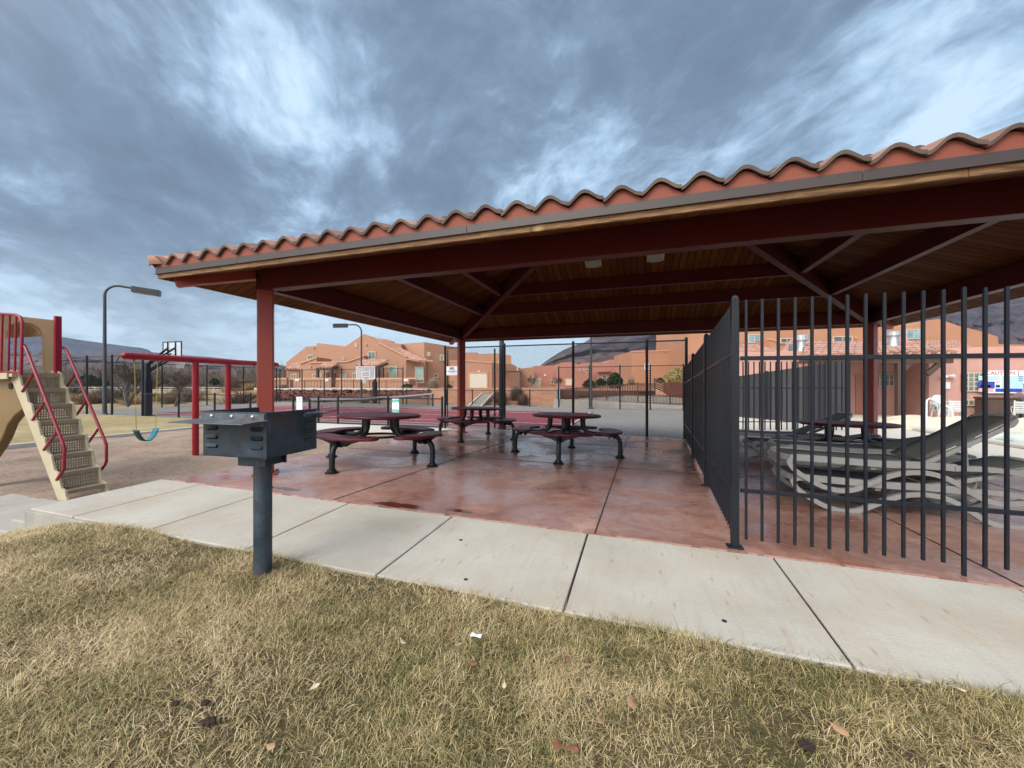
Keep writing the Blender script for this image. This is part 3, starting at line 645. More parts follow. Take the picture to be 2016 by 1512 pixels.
    zt = TZ + .012
    for cx, cy, rx in ((EX0 - .07, EY0 - .07, RX0), (EX1 + .14, EY0 - .14, RX1), (EX1 + .14, EY1 + .14, RX1), (EX0 - .14, EY1 + .14, RX0)):
        caps((cx, cy, zt - .012), (rx, RY, zt + SL * ((EY1 - EY0) / 2 + .085)))
    caps((RX0 - .1, RY, zt + SL * ((EY1 - EY0) / 2 + .085) + .03), (RX1, RY, zt + SL * ((EY1 - EY0) / 2 + .085) + .03))
    m.build('hip_cap', [M['tile'], M['tilenose']], T, smooth=50)
build_shelter()
def ceiling_light(x, y, lab):
    z = deck_z(x, y); t = thing('ceiling_light', lab, 'light fixture', (x, y, z), 0, 'box lights under the shelter roof'); rt = Matrix.Rotation(-math.atan(SL), 3, 'X')
    m = MB(); a, b, h = .15, .11, .09
    vs = [(-a, -a, 0), (a, -a, 0), (a, a, 0), (-a, a, 0), (-b, -b, -h), (b, -b, -h), (b, b, -h), (-b, b, -h)]
    m.add([rt @ Vector(v) for v in vs], [(0, 1, 2, 3), (7, 6, 5, 4), (0, 4, 5, 1), (1, 5, 6, 2), (2, 6, 7, 3), (3, 7, 4, 0)]); m.build('lens', M['lens'], t, bevel=.012)
    m = MB(); m.box(rt @ Vector((0, 0, -.012)), (.33, .33, .03), rt); m.build('housing', M['frame'], t, bevel=.005)
M['lens'] = surf('frosted_lens', (.42, .41, .36), .35, .06, 5, 60, .05, .001)
ceiling_light(-.88, 8.18, 'off white box light under the roof, farther from the black fence')
ceiling_light(.34, 8.18, 'off white box light under the roof, nearer to the black fence')

# ================================================================== GRILL
def build_grill():
    K = .955
    def P(r, f, z): return (RGT * r + FWD * f) * K + Vector((0, 0, z))
    near = P(-1.656, 2.61, 0); left = P(-2.197, 2.75, 0); right = P(-1.531, 3.10, 0)
    u = (left - near); v = (right - near); lu, lv = u.length, v.length * .90; u.normalize(); v = (v - u * v.dot(u)).normalized()
    c = near + u * lu / 2 + v * lv / 2; rot = Matrix((u, v, UP)).transposed(); zt, zb = 1.105, .815
    t = thing('park_grill', 'weathered blue grey charcoal grill on a steel post at the lawn edge', 'grill', (c.x, c.y, float(lawn_z(c.x, c.y))))
    base = Vector(t.location)
    def W(a, b, z): return rot @ Vector((a, b, 0)) + Vector((0, 0, z)) + c - base + Vector((0, 0, 0))
    c = Vector((c.x, c.y, 0))
    m = MB(); m.tube([W(0, 0, base.z - .15), W(0, 0, zb - .07)], .0585, 24); m.build('post', M['grillpost'], t, smooth=40)
    m = MB()
    for s in (-1, 1):
        m.box(W(0, s * .085, zb - .045), (.24, .012, .085), rot); m.box(W(s * .085, 0, zb - .046), (.012, .155, .083), rot)
    m.box(W(0, 0, zb - .006), (.27, .22, .010), rot); m.build('bracket', M['grill'], t, bevel=.002)
    hx, hy = lu / 2, lv / 2; m = MB(); th = .006; h = zt - zb
    m.box(W(0, 0, zb + .004), (lu, lv, .006), rot)
    # walls with louvre openings: the face towards the camera is b = -hy, the right face a = -hx
    def wall(fn, L, cells):       # cells: list of (x0, x1) louvre columns, three rows each
        xs = sorted(set([-L / 2, L / 2] + [q for c_ in cells for q in c_])); zs = [zb, zb + .055, zb + .083, zb + .115, zb + .143, zb + .175, zb + .203, zt]
        for i, (x0, x1) in enumerate(zip(xs, xs[1:])):
            for j, (z0, z1) in enumerate(zip(zs, zs[1:])):
                hole = any(abs(x0 - a) < 1e-6 for a, b in cells) and j % 2 == 1
                if not hole: fn(x0, x1, z0, z1)
                else: fn(x0, x1, z0, z1, True)
    def front(x0, x1, z0, z1, lou=False):
        if lou:
            r2 = rot @ Matrix.Rotation(R(-38), 3, 'X'); m.box(W((x0 + x1) / 2, -hy - .006, (z0 + z1) / 2 + .006), (x1 - x0, .004, .026), r2)
        else: m.box(W((x0 + x1) / 2, -hy + th / 2, (z0 + z1) / 2), (x1 - x0, th, z1 - z0), rot)
    def side(x0, x1, z0, z1, lou=False):
        if lou:
            r2 = rot @ Matrix.Rotation(R(-50), 3, 'Y'); m.box(W(-hx - .006, (x0 + x1) / 2, (z0 + z1) / 2 + .006), (.004, x1 - x0, .026), r2)
        else: m.box(W(-hx + th / 2, (x0 + x1) / 2, (z0 + z1) / 2), (th, x1 - x0, z1 - z0), rot)
    wall(front, lu, [(-hx + .035, -hx + .125), (hx - .125, hx - .035)]); wall(side, lv - .013, [(hy - .115, hy - .045)])
    m.box(W(hx - th / 2, 0, zb + h / 2), (th, lv - .013, h), rot); m.box(W(0, hy - th / 2, zb + h * .46), (lu, th, h * .92), rot)
    # rolled top rim and corner seam
    for a, b, d in ((0, -hy - .004, (lu + .012, .012, .014)), (-hx - .004, 0, (.012, lv - .01, .014)), (hx + .004, 0, (.012, lv - .01, .014))): m.box(W(a, b, zt + .004), d, rot)
    m.box(W(-hx + .004, -hy - .003, zb + h / 2), (.018, .008, h), rot)
    m.build('firebox', M['grill'], t)
    m = MB(); r2 = rot @ Matrix.Rotation(R(2), 3, 'X'); m.box(W(.005, -hy - .100, zt - .045), (lu + .05, .19, .006), r2); m.box(W(.0, -hy - .0125, zt - .022), (lu - .01, .006, .045), rot)
    m.build('shelf', M['shelf'], t, bevel=.002)
    for a in (-.17, 0, .17):
        m = MB(); ax = rot @ Matrix.Rotation(R(90), 3, 'X'); m.lathe([(.0115, 0), (.0115, .004), (.008, .008), (.002, .010)], W(a, -hy - .0155, zt - .018), 12, axis=ax); m.build('bolt', M['spring'], t, smooth=50)
    m = MB(); pts = []; n = 90
    for i in range(n): q = i / n * 2 * math.pi * 7; pts.append(W(-hx - .045 + .018 * math.cos(q), hy - .155 + .15 * i / n, zt - .030 + .018 * math.sin(q)))
    m.tube(pts, .0045, 6); m.tube([W(-hx - .045, hy - .17, zt - .030), W(-hx - .045, hy + .02, zt - .026)], .006, 8); m.build('coil_grip', M['grill'], t, smooth=50)
    m = MB(); m.bar(W(-hx - .045, hy + .0, zt - .026), W(-hx - .045, hy + .16, zt - .012), .032, .007); m.build('lever', M['grill'], t, bevel=.002)
    m = MB()
    for i in range(15): m.tube([W(-hx + .02, -hy + .03 + i * (lv - .06) / 14, zt - .03), W(hx - .02, -hy + .03 + i * (lv - .06) / 14, zt - .03)], .005, 6)
    m.build('cooking_grate', M['grill'], t, smooth=50)
build_grill()

# ================================================================== TABLES
def make_table():
    t = thing('picnic_table', 'x', 'picnic table', (0, 0, 0), 0, 'round maroon picnic tables with curved seats')
    ZT = .82; Rr = .665; m = MB()
    m.tube([(Rr * math.cos(2 * math.pi * i / 64), Rr * math.sin(2 * math.pi * i / 64), ZT - .025) for i in range(64)], .026, 8, closed=True)
    n = 24
    for i in range(n):
        y = -Rr + (i + .5) * 2 * Rr / n; hl = math.sqrt(max(0, (Rr - .012) ** 2 - y * y))
        if hl > .03: m.box((0, y, ZT - .012), (2 * hl, .040, .016))
    m.lathe([(.05, ZT - .004), (.05, ZT - .002), (.03, ZT)], (0, 0, 0), 20); m.build('tabletop', M['maroon'], t, smooth=40)
    for q in range(4):
        rz = Matrix.Rotation(q * math.pi / 2, 3, 'Z'); a = MB()
        pts = [(1.06, .02), (1.06, .26), (1.045, .34), (1.0, .40), (.92, .435), (.80, .445), (.60, .445), (.50, .455), (.41, .485), (.355, .54), (.335, .61), (.33, .70), (.33, .78)]
        a.tube([rz @ Vector((r_, 0, z_)) for r_, z_ in pts], [.042] * 9 + [.045, .05, .053, .056], 12); a.tube([rz @ Vector((.33, 0, .775)), rz @ Vector((.33, 0, .79))], .075, 10)
        lg = a.build('leg', M['blackcast'], t, smooth=50)
        a = MB(); a.lathe([(.094, 0), (.096, .014), (.082, .024), (.066, .036), (.062, .058), (.046, .064)], rz @ Vector((1.06, 0, 0)), 18); a.build('foot', M['blackcast'], lg, smooth=40)
        a = MB(); pl = [(-.33, .475), (.33, .475), (.30, .455), (.14, .41), (.06, .365), (-.06, .365), (-.14, .41), (-.30, .455)]
        a.prism([rz @ Vector((.955, y, z)) for y, z in pl], rz @ Vector((-.03, 0, 0))); a.prism([rz @ Vector((.86, y, z)) for y, z in pl], rz @ Vector((-.03, 0, 0)))
        for y in (-.075, .075): a.lathe([(.012, 0), (.012, .008)], rz @ Vector((.955, y, .44)), 8, axis=rz @ Matrix.Rotation(R(90), 3, 'Y'))
        a.build('seat_bracket', M['blackcast'], t, bevel=.004)
        # kidney seat: concave inner edge, rounded ends
        ri, ro, ha = .745, 1.10, R(31); out = []
        for i in range(15): th = -ha + 2 * ha * i / 14; out.append((ro * (1 - .10 * (1 - math.cos(th * 2.2))) * math.cos(th), ro * (1 - .05 * (1 - math.cos(th * 2))) * math.sin(th)))
        r0 = (ri + ro) / 2 - .03; e = Vector((r0 * math.cos(ha), r0 * math.sin(ha), 0))
        end = []
        for i in range(1, 8):
            p = math.pi * i / 8; d = Vector((math.cos(ha), math.sin(ha), 0)); tn = Vector((-math.sin(ha), math.cos(ha), 0)); q_ = e + d * math.cos(p) * (ro - ri) * .42 + tn * math.sin(p) * .11; end.append((q_.x, q_.y))
        inn = [(ri * math.cos(ha - 2 * ha * i / 14), ri * math.sin(ha - 2 * ha * i / 14)) for i in range(15)]
        poly = out + end + inn + [(x, -y) for x, y in end[::-1]]
        a = MB(); a.prism([rz @ Vector((x, y, .477)) for x, y in poly], (0, 0, .048)); a.build('seat', M['maroon'], t, bevel=.014)
    m = MB(); m.tube([(.33 * math.cos(2 * math.pi * i / 40), .33 * math.sin(2 * math.pi * i / 40), .452) for i in range(40)], .02, 8, closed=True); m.build('brace_ring', M['blackcast'], t, smooth=50)
    return t
def set_tilt(o): o.rotation_euler.x = -.027; o.rotation_euler.y = -GX; return o
tb = make_table(); TG = 'round maroon picnic tables with curved seats'
tb['label'] = 'round maroon picnic table nearest the charcoal grill'; tb.location = (-4.27, 5.68, slab_z(-4.27, 5.68)); tb.rotation_euler.z = R(-2)
set_tilt(tb)
set_tilt(dup(tb, (-4.17, 9.67, slab_z(-4.17, 9.67)), R(3), 'round maroon picnic table beside the far left column, farthest back', TG))
set_tilt(dup(tb, (-1.38, 7.79, slab_z(-1.38, 7.79)), R(3), 'round maroon picnic table alone in the middle of the slab', TG))
set_tilt(dup(tb, (3.50, 8.25, slab_z(3.50, 8.25) + .0), R(20), 'round maroon picnic table behind the fence and the sun loungers', TG))

# ================================================================== POOL FENCE
def picket_run(t, a, b, n, z_top, z_bot, w=.026, mat='black', skip=()):
    a = Vector(a); b = Vector(b); d = (b - a); rz = math.atan2(d.y, d.x); me = None; L = z_top - z_bot
    for i in range(n):
        if i in skip: continue
        p = a + d * (i / max(1, n - 1))
        if me is None:
            m = MB(); m.box((0, 0, L / 2), (w, w, L)); o = m.build('picket', M[mat], t, bevel=.003); me = o.data
        else: o = bpy.data.objects.new('picket', me); COL.objects.link(o); o.parent = t
        o.location = (p.x, p.y, p.z + z_bot); o.rotation_euler.z = rz
def rail(t, a, b, w=.030, h=.030, mat='black'): m = MB(); m.bar(a, b, w, h); return m.build('rail', M[mat], t, bevel=.003)
def post(t, p, z0, z1, w=.075, cap=True, mat='black', base=True):
    m = MB(); m.span((p[0] - w / 2, p[1] - w / 2, z0), (p[0] + w / 2, p[1] + w / 2, z1))
    if cap: c = w / 2 + .005; m.lathe([(c * 1.1, z1 - .002), (c * 1.1, z1 + .012), (c * .8, z1 + .03), (c * .3, z1 + .042)], (p[0], p[1], 0), 4, axis=Matrix.Rotation(R(45), 3, 'Z'))
    o = m.build('post', M[mat], t, bevel=.004)
    if base: m = MB(); m.span((p[0] - w * 1.05, p[1] - w * .85, z0 - .002), (p[0] + w * 1.05, p[1] + w * .85, z0 + .012)); m.build('base_plate', M[mat], o, bevel=.003)
    return o
FX, FY = .76, 3.585
pf = thing('pool_fence', 'black picket fence panel facing the lawn in front of the sun loungers', 'fence', (0, 0, 0))
picket_run(pf, (.842, FY, 0), (.842 + .1127 * 52, FY, -.05), 53, 1.985, .035, .0185, skip=(12,))
for z in (1.51, .43): rail(pf, (FX + .04, FY + .002, z), (6.8, FY + .002, z - .05), .014, .034)
post(pf, (FX, FY), slab_z(FX, FY), 1.99, .056); m = MB(); m.span((2.184, FY - .011, slab_z(2.2, FY)), (2.206, FY + .011, 1.985)); m.build('post', M['black'], pf, bevel=.003)
ps = thing('pool_fence', 'black picket fence running back from the corner post to the courts', 'fence', (0, 0, 0))
SX, SY = 1.29, 12.16
picket_run(ps, (FX + .008, FY + .115, slab_z(FX, FY)), (SX, SY - .1, slab_z(SX, SY)), 75, 2.02, .08, .0185)
for z in (1.60, .44): rail(ps, (FX + .003, FY + .05, slab_z(FX, FY) + z), (SX, SY, slab_z(SX, SY) + z), .014, .034)
for k in (.27, .58, 1.0):
    x = FX + (SX - FX) * k; y = FY + (SY - FY) * k; post(ps, (x, y), slab_z(x, y), slab_z(x, y) + 2.06, .06)

# ================================================================== SUN LOUNGERS
def make_lounger(back, label, group='grey resin sun loungers'):
    t = thing('sun_lounger', label, 'sun lounger', (0, 0, 0), 0, group)
    def spl(pts, n=5):
        pts = [Vector(p) for p in pts]; out = []
        for i in range(len(pts) - 1):
            p0, p1, p2, p3 = pts[max(i - 1, 0)], pts[i], pts[i + 1], pts[min(i + 2, len(pts) - 1)]
            for j in range(n):
                s = j / n; out.append(.5 * ((2 * p1) + (p2 - p0) * s + (2 * p0 - 5 * p1 + 4 * p2 - p3) * s * s + (3 * p1 - p0 - 3 * p2 + p3) * s ** 3))
        return out + [pts[-1]]
    hw = .335
    for s in (-1, 1):
        y = s * hw; m = MB()
        w = [(.00, .335), (-.03, .30), (.02, .215), (.14, .125), (.30, .045), (.45, .018), (.58, .045), (.72, .125), (.88, .215), (1.03, .262), (1.18, .27), (1.32, .235), (1.46, .15), (1.58, .065), (1.72, .020), (1.88, .035), (1.98, .10), (2.02, .19), (1.98, .27), (1.86, .325), (1.62, .345), (1.40, .335)]
        m.tube(spl([(x, y + s * .012, z) for x, z in w]), 1, rect=(.050, .050)); m.build('leg', M['lounger'], t, smooth=40)
        m = MB(); m.tube(spl([(-.01, y, .33), (.05, y, .35), (.30, y, .345), (.80, y, .335), (1.15, y, .345), (1.42, y, .340)]), 1, rect=(.055, .072)); m.build('side_rail', M['lounger'], t, smooth=40, bevel=.006)
    m = MB(); m.tube(spl([(.02, -hw, .34), (-.035, -hw * .6, .335), (-.05, 0, .33), (-.035, hw * .6, .335), (.02, hw, .34)]), 1, rect=(.07, .06))
    m.build('foot_bar', M['lounger'], t, smooth=40, bevel=.006)
    for x, z in ((1.42, .315), (.75, .28)): m = MB(); m.bar((x, -hw, z), (x, hw, z), .05, .03); m.build('cross_bar', M['lounger'], t, bevel=.006)
    m = MB(); n = 16; vs = []
    for i in range(n + 1):
        x = .02 + 1.16 * i / n; z = .362 - .012 * math.sin(math.pi * i / n) - .006 * (i / n)
        for yy in (-.305, -.15, 0, .15, .305): vs.append((x, yy, z - .010 * (1 - (yy / .305) ** 2)))
    fs = [(i * 5 + j, i * 5 + j + 1, i * 5 + j + 6, i * 5 + j + 5) for i in range(n) for j in range(4)]; m.add(vs, fs); o = m.build('sling', M['sling'], t, smooth=60)
    so = o.modifiers.new('thickness', 'SOLIDIFY'); so.thickness = .008
    ca, sa = math.cos(back), math.sin(back); px, pz = 1.17, .365
    def B(l, yy, h): return (px + l * ca - h * sa, yy, pz + l * sa + h * ca)
    m = MB()
    for s in (-1, 1): m.tube([B(l, s * (.30 - .02 * (l / .82) ** 2), -.012 + .02 * (l / .82) ** 2) for l in np.linspace(0, .84, 8)], 1, rect=(.05, .042))
    m.tube(spl([B(.80, -.285, .01), B(.90, -.22, .025), B(.925, 0, .03), B(.90, .22, .025), B(.80, .285, .01)]), 1, rect=(.055, .05)); m.bar(B(.42, -.29, -.03), B(.42, .29, -.03), .04, .02)
    for s in (-1, 1): m.bar(B(.42, s * .24, -.03), (1.55, s * .26, .31), .03, .02)
    bk = m.build('backrest', M['lounger'], t, smooth=40, bevel=.004)
    m = MB(); vs = []
    for i in range(n + 1):
        l = .02 + .88 * i / n
        for yy in (-.275, -.14, 0, .14, .275): vs.append(B(l, yy, .016 + .02 * (l / .8) ** 2 - .008 * (1 - (yy / .275) ** 2)))
    m.add(vs, fs); o = m.build('back_sling', M['sling'], bk, smooth=60); so = o.modifiers.new('thickness', 'SOLIDIFY'); so.thickness = .008
    return t
def lounger(x, y, dz, rz, back, label):
    o = make_lounger(R(back), label); z = slab_z(x + 1, y) + dz; o.location = (x, y, z); o.rotation_euler = (-.02, .01, rz)
lounger(1.72, 5.52, 0, R(-2), 15, 'grey sun lounger at the bottom of the stack nearest the picket fence')
lounger(1.67, 5.50, .225, R(-1), 31, 'grey sun lounger on top of the nearest stack with a high raised back')
lounger(2.00, 6.60, 0, R(3), 8, 'grey sun lounger low in the second stack behind the front pair')
lounger(1.98, 6.62, .215, R(2), 10, 'grey sun lounger on top of the second stack with a lowered back')
lounger(2.22, 9.15, 0, R(0), 10, 'grey sun lounger lower in the farthest pair by the dark panels')
lounger(1.85, 9.10, .16, R(0), 26, 'grey sun lounger upper in the farthest pair, back raised high')

# ================================================================== PLAYGROUND
def build_play():
    t = thing('playground_climber', 'tan and red toddler play structure with perforated steps', 'play structure', (0, 0, 0))
    X0, X1, Y0, Y1 = -7.43, -8.56, 3.14, 3.54; Z0, Z1 = -.17, 1.455; n = 8
    for i in range(n):
        k = i / (n - 1); x = X0 + (X1 - X0) * k; z = Z0 + (Z1 - Z0) * k; m = MB()
        xd = x - .20 if i < n - 1 else x - .55
        m.span((xd, Y0, z - .012), (x + .03, Y1, z + .012)); m.span((x + .018, Y0, z - .038), (x + .032, Y1, z - .012))
        if i > 0:      # perforated riser below this tread
            zb = Z0 + (Z1 - Z0) * (i - 1) / (n - 1) + .012; h = z - .038 - zb; xr = x + .012
            m.span((xr - .003, Y0, zb), (xr + .003, Y1, zb + h * .14)); m.span((xr - .003, Y0, z - .038 - h * .14), (xr + .003, Y1, z - .038))
            nc = 15; wd = (Y1 - Y0) / nc
            for c in range(nc + 1):
                y = Y0 + c * wd
                m.span((xr - .003, max(Y0, y - wd * .30), zb + h * .14), (xr + .003, min(Y1, y + wd * .30), z - .038 - h * .14))
            for r_ in range(1, 4):
                zz = zb + h * (.14 + .72 * r_ / 4)
                m.span((xr - .002, Y0, zz - .008), (xr + .002, Y1, zz + .008))
        m.build('step', M['tread'], t)
    for y, s in ((Y0, -1), (Y1, 1)):
        up = []; lo = []
        for i in range(n):
            k = i / (n - 1); x = X0 + (X1 - X0) * k; z = Z0 + (Z1 - Z0) * k
            up += [(x + .06, z - .06), (x + .035, z + .015), (x - .05, z + .05)]; lo += [(x - .10, z - .16), (x - .16, z - .08)]
        poly = [(X0 + .09, Z0 - .10)] + up + [(X1 - .2, Z1 + .05)] + lo[::-1]
        m = MB(); m.prism([(x, y, z) for x, z in poly], (0, s * .022, 0)); m.build('stringer', M['strin'], t)
        m = MB(); m.tube([(X0 + .02, y, Z0 - .05), (X0 + .02, y, -.42)], .018, 8); m.build('leg', M['spring'], t)
    def hand(pts, struts, y):
        m = MB(); m.tube([at_y(px, py, y) for px, py in pts], .0185, 10)
        for a, b in struts: m.tube([at_y(a[0], a[1], y), at_y(b[0], b[1], y + .02)], .016, 8)
        m.build('handrail', M['playred'], t, smooth=50)
    hand([(40, 678), (47, 679), (52, 688), (124, 872), (127, 884), (126, 922), (122, 930), (112, 945)], [((65, 737), (44, 771)), ((87, 793), (64, 827)), ((111, 852), (86, 886))], 3.09)
    hand([(120, 684), (126, 684.5), (132, 692), (206, 866), (209.5, 876), (209.5, 908), (207, 915), (197, 928)], [((148, 737), (129, 764)), ((170, 789), (151, 817)), ((193, 845), (174, 872))], 3.62)
    # front guard
    m = MB(); y = 3.07; A = lambda px, py: at_y(px, py, y)
    m.tube([at_y(-70, 612, y), A(0, 617.5), A(30, 619.5), A(40, 624), A(44, 634), A(41.5, 728), A(41, 738)], .019, 10); m.tube([at_y(-70, 731, y), A(0, 732), A(41, 733)], .017, 8)
    for px in (-40, -20, 4, 18, 31): m.tube([A(px + 1, 619), A(px - 2, 733)], .014, 8)
    m.build('guard_rail', M['playred'], t, smooth=50)
    # deck
    m = MB(); m.span((-12.8, 3.06, 1.405), (X1 + .02, 3.60, 1.45)); m.span((-12.8, 3.04, 1.37), (X1 - .06, 3.06, 1.46)); m.build('deck', M['strin'], t, bevel=.004)
    # arched crawl panel with its tunnel
    XP = -9.0; p = lambda px, py: Vector((XP, 0, 0)) + Vector((0, (XP / ray(px, py).x) * ray(px, py).y, H + (XP / ray(px, py).x) * ray(px, py).z))
    yL, yR = p(-40, 700).y, p(116, 700).y; zt = 2.335; zb = 1.45; ya, yb = p(8, 700).y, p(84, 700).y; yc = (ya + yb) / 2; ra = (yb - ya) / 2; zs = 2.26 - ra
    arch = [(yb, zb)] + [(yc + ra * math.cos(math.pi * i / 20), zs + ra * math.sin(math.pi * i / 20)) for i in range(21)] + [(ya, zb)]
    outer = [(yR, zb)] + [(yR, zt - .03), (yR - .03, zt), (yc, zt + .03), (yL, zt)] + [(yL, zb)]
    m = MB(); th = .06
    # strips between arch and outline
    k = len(arch); om = []
    for i in range(k):
        f = i / (k - 1)
        if i == 0: om.append((yR, zb))
        elif i == k - 1: om.append((yL, zb))
        else:
            a = math.pi * (i - 1) / (k - 3); cx, cz = math.cos(a), math.sin(a); q = max(abs(cx), abs(cz)) + 1e-6
            om.append((max(yL, min(yR, yc + cx / q * max(yR - yc, yc - yL))), min(zt, zs + cz / q * (zt - zs))))
    vs = [(XP + th / 2, y_, z_) for y_, z_ in arch] + [(XP + th / 2, y_, z_) for y_, z_ in om] + [(XP - th / 2, y_, z_) for y_, z_ in arch] + [(XP - th / 2, y_, z_) for y_, z_ in om]
    fs = []
    for i in range(k - 1): fs += [(i, i + 1, k + i + 1, k + i), (2 * k + i, 2 * k + i + 1, 3 * k + i + 1, 3 * k + i), (i, i + 1, 2 * k + i + 1, 2 * k + i), (k + i, k + i + 1, 3 * k + i + 1, 3 * k + i)]
    fs += [(0, k, 3 * k, 2 * k), (k - 1, 2 * k - 1, 4 * k - 1, 3 * k - 1)]
    m.add(vs, fs); pn = m.build('crawl_panel', M['tan'], t, smooth=35, bevel=.008)
    m = MB(); vs = [(XP - .03 - 1.7 * j, yc + (ra + .012) * math.cos(math.pi * i / 20), zs + (ra + .012) * math.sin(math.pi * i / 20)) for j in (0, 1) for i in range(21)]
    m.add(vs, [(i, i + 1, 22 + i, 21 + i) for i in range(20)]); m.add([(XP - .03, yc - ra, zs), (XP - 1.73, yc - ra, zs), (XP - 1.73, yc - ra, zb + .15), (XP - .03, yc - ra, zb)], [(0, 1, 2, 3)]); o = m.build('tunnel', M['tan'], pn, smooth=50); so = o.modifiers.new('thickness', 'SOLIDIFY'); so.thickness = .03; so.offset = 1
    m = MB(); m.box((-8.62, 3.555, 1.90), (.05, .075, .92)); m.lathe([(.012, 0), (.012, -.07)], (-8.62, 3.555, 1.44), 8); m.build('post', M['playred'], t, bevel=.006)
    # brown slide body below the deck
    B = lambda px, py: at_y(px, py, 3.17)
    pts = [(-60, 742), (44, 742), (50, 765), (53, 790), (45, 805), (28, 818), (14, 836), (4, 862), (-6, 880), (-60, 960)]
    m = MB(); m.prism([B(*q) for q in pts], (0, .12, 0)); m.build('slide_body', M['brownplastic'], t, bevel=.02)
    m = MB(); q = B(22, 760); m.lathe([(.035, 0), (.05, .012), (.035, .014)], q, 14, axis=Matrix.Rotation(R(90), 3, 'X')); m.build('slot_plug', M['dark'], t)
    for x, y in ((-12.6, 3.3), (-12.6, 3.6)):
        m = MB(); m.tube([(x, y, -.5), (x, y, 1.40)], .045, 10); m.build('support_post', M['playred'], t, smooth=50)
build_play()
def build_swing():
    zb = 1.84; A = at_z(242, 703, zb); B = at_z(546, 719, zb); A.z = B.z = zb
    A = at_d(242, 702, 7.35); A.z = zb; B = at_d(546, 719, 10.9); B.z = zb
    def on(px):
        s = (px - CX) / F; fA, rA = A.dot(FWD), A.dot(RGT); fB, rB = B.dot(FWD), B.dot(RGT); k = (s * fA - rA) / ((rB - rA) - s * (fB - fA)); return A + (B - A) * k
    t = thing('swing_set', 'bright red steel swing frame, a T beam on two posts', 'swing set', (0, 0, 0)); d = (B - A).normalized()
    m = MB(); m.tube([A - d * .02, A, A + d * .03, B - d * .03, B, B + d * .02], [.035, .058, .066, .066, .058, .035], 16); m.build('beam', M['swingred'], t, smooth=50)
    for px in (385, 449):
        p = on(px); m = MB(); m.tube([(p.x, p.y, zb - .01), (p.x, p.y, -.45)], .064, 16); m.build('post', M['swingred'], t, smooth=50)
    for px in (264, 311, 500, 540):
        p = on(px); m = MB(); m.tube([p + Vector((0, 0, -.05)), p + Vector((0, 0, -.10))], .014, 8); m.tube([p + d * -.03, p + d * .03], .07, 12); m.build('hanger', M['swingred'], t, smooth=50)
    s = thing('swing', 'teal rubber belt swing hanging on yellow chains from the red frame', 'swing', (0, 0, 0))
    pa, pb = on(264.5), on(310); mid = (pa + pb) / 2; w = (pb - pa).length * .5
    za = .40; ea = mid - d * w * .84 + Vector((0, 0, za - zb)); eb = mid + d * w * .84 + Vector((0, 0, za - zb))
    for p, e in ((pa, ea), (pb, eb)):
        m = MB(); top = p + Vector((0, 0, -.10)); n = 58; dd = (e - top)
        for i in range(n):
            c = top + dd * ((i + .5) / n); lk = dd.length / n * .72; ax = dd.normalized(); sdv = d if i % 2 else ax.cross(d).normalized()
            m.tube([c + ax * lk * .75 * math.cos(q) + sdv * .008 * math.sin(q) for q in [2 * math.pi * j / 8 for j in range(8)]], .0028 if i < 40 else .0036, 4, closed=True)
        m.build('chain', M['yellow'] if True else M['spring'], s)
    nrm = Vector((d.y, -d.x, 0)); vs = []; n = 20
    for i in range(n + 1):
        k = i / n; p = ea + (eb - ea) * k + Vector((0, 0, -.23 * (1 - (2 * k - 1) ** 2) ** .8)); 
        for h in (-.075, .075): vs.append(p + nrm * h)
    m = MB(); m.add(vs, [(i * 2, i * 2 + 1, i * 2 + 3, i * 2 + 2) for i in range(n)]); m.m = [1 if i < n * .5 else 0 for i in range(n)]
    o = m.build('seat', [M['teal'], M['tealdark']], s, smooth=60); so = o.modifiers.new('thickness', 'SOLIDIFY'); so.thickness = .012
build_swing()

# ================================================================== COURT LIGHTS, HOOPS
def lamp(p, htop, adir, label, r=.075):
    t = thing('court_lamp', label, 'lamp post', p, 0, 'tall lamp posts round the courts'); a = Vector(adir).normalized(); m = MB()
    pts = [Vector((0, 0, 0)), Vector((0, 0, htop * .5)), Vector((0, 0, htop - .55))]
    for i in range(1, 9): q = math.pi / 2 * i / 8; pts.append(Vector((0, 0, htop - .55)) + Vector((0, 0, .55 * math.sin(q))) + a * .55 * (1 - math.cos(q)))
    pts.append(pts[-1] + a * .55 + Vector((0, 0, -.06)))
    m.tube(pts, [r * 1.25, r, r * .85] + [r * .75] * 9, 12); m.build('pole', M['polemetal'], t, smooth=50)
    m = MB(); m.span((-.2, -.2, 0), (.2, .2, .03)); m.lathe([(r * 2, .03), (r * 1.6, .10), (r * 1.2, .12)], (0, 0, 0), 14); m.build('base_plate', M['polemetal'], t)
    e = pts[-1]; rot = Matrix((a, Vector((-a.y, a.x, 0)), UP)).transposed(); rot = rot @ Matrix.Rotation(R(5), 3, 'Y')
    m = MB(); m.box(e + rot @ Vector((.52, 0, -.06)), (1.12, .46, .30), rot); h = m.build('lamp_head', M['polemetal'], t, bevel=.02)
    m = MB(); m.box(e + rot @ Vector((.52, 0, -.215)), (.90, .36, .02), rot); m.build('lens', M['lens'], h)
lamp((-26.1, 12.46, -.3), 6.72, RGT * .9 + FWD * .5, 'tall gooseneck court lamp standing behind the red swing beam')
q = at_z(711.5, 793.5, -.3); lamp((q.x, q.y, -.3), 6.55, -RGT * .95 - FWD * .5, 'gooseneck court lamp in front of the large tan townhouse')
lamp((-4.47, 12.62, -.3), 6.7, FWD, 'dark lamp pole rising beside the tall chain link gate post', .085)
q = at_z(1163.5, 805, -.3); lamp((q.x, q.y, -.3), 6.6, -FWD, 'thin dark lamp pole on the far side of the courts by the mesa')
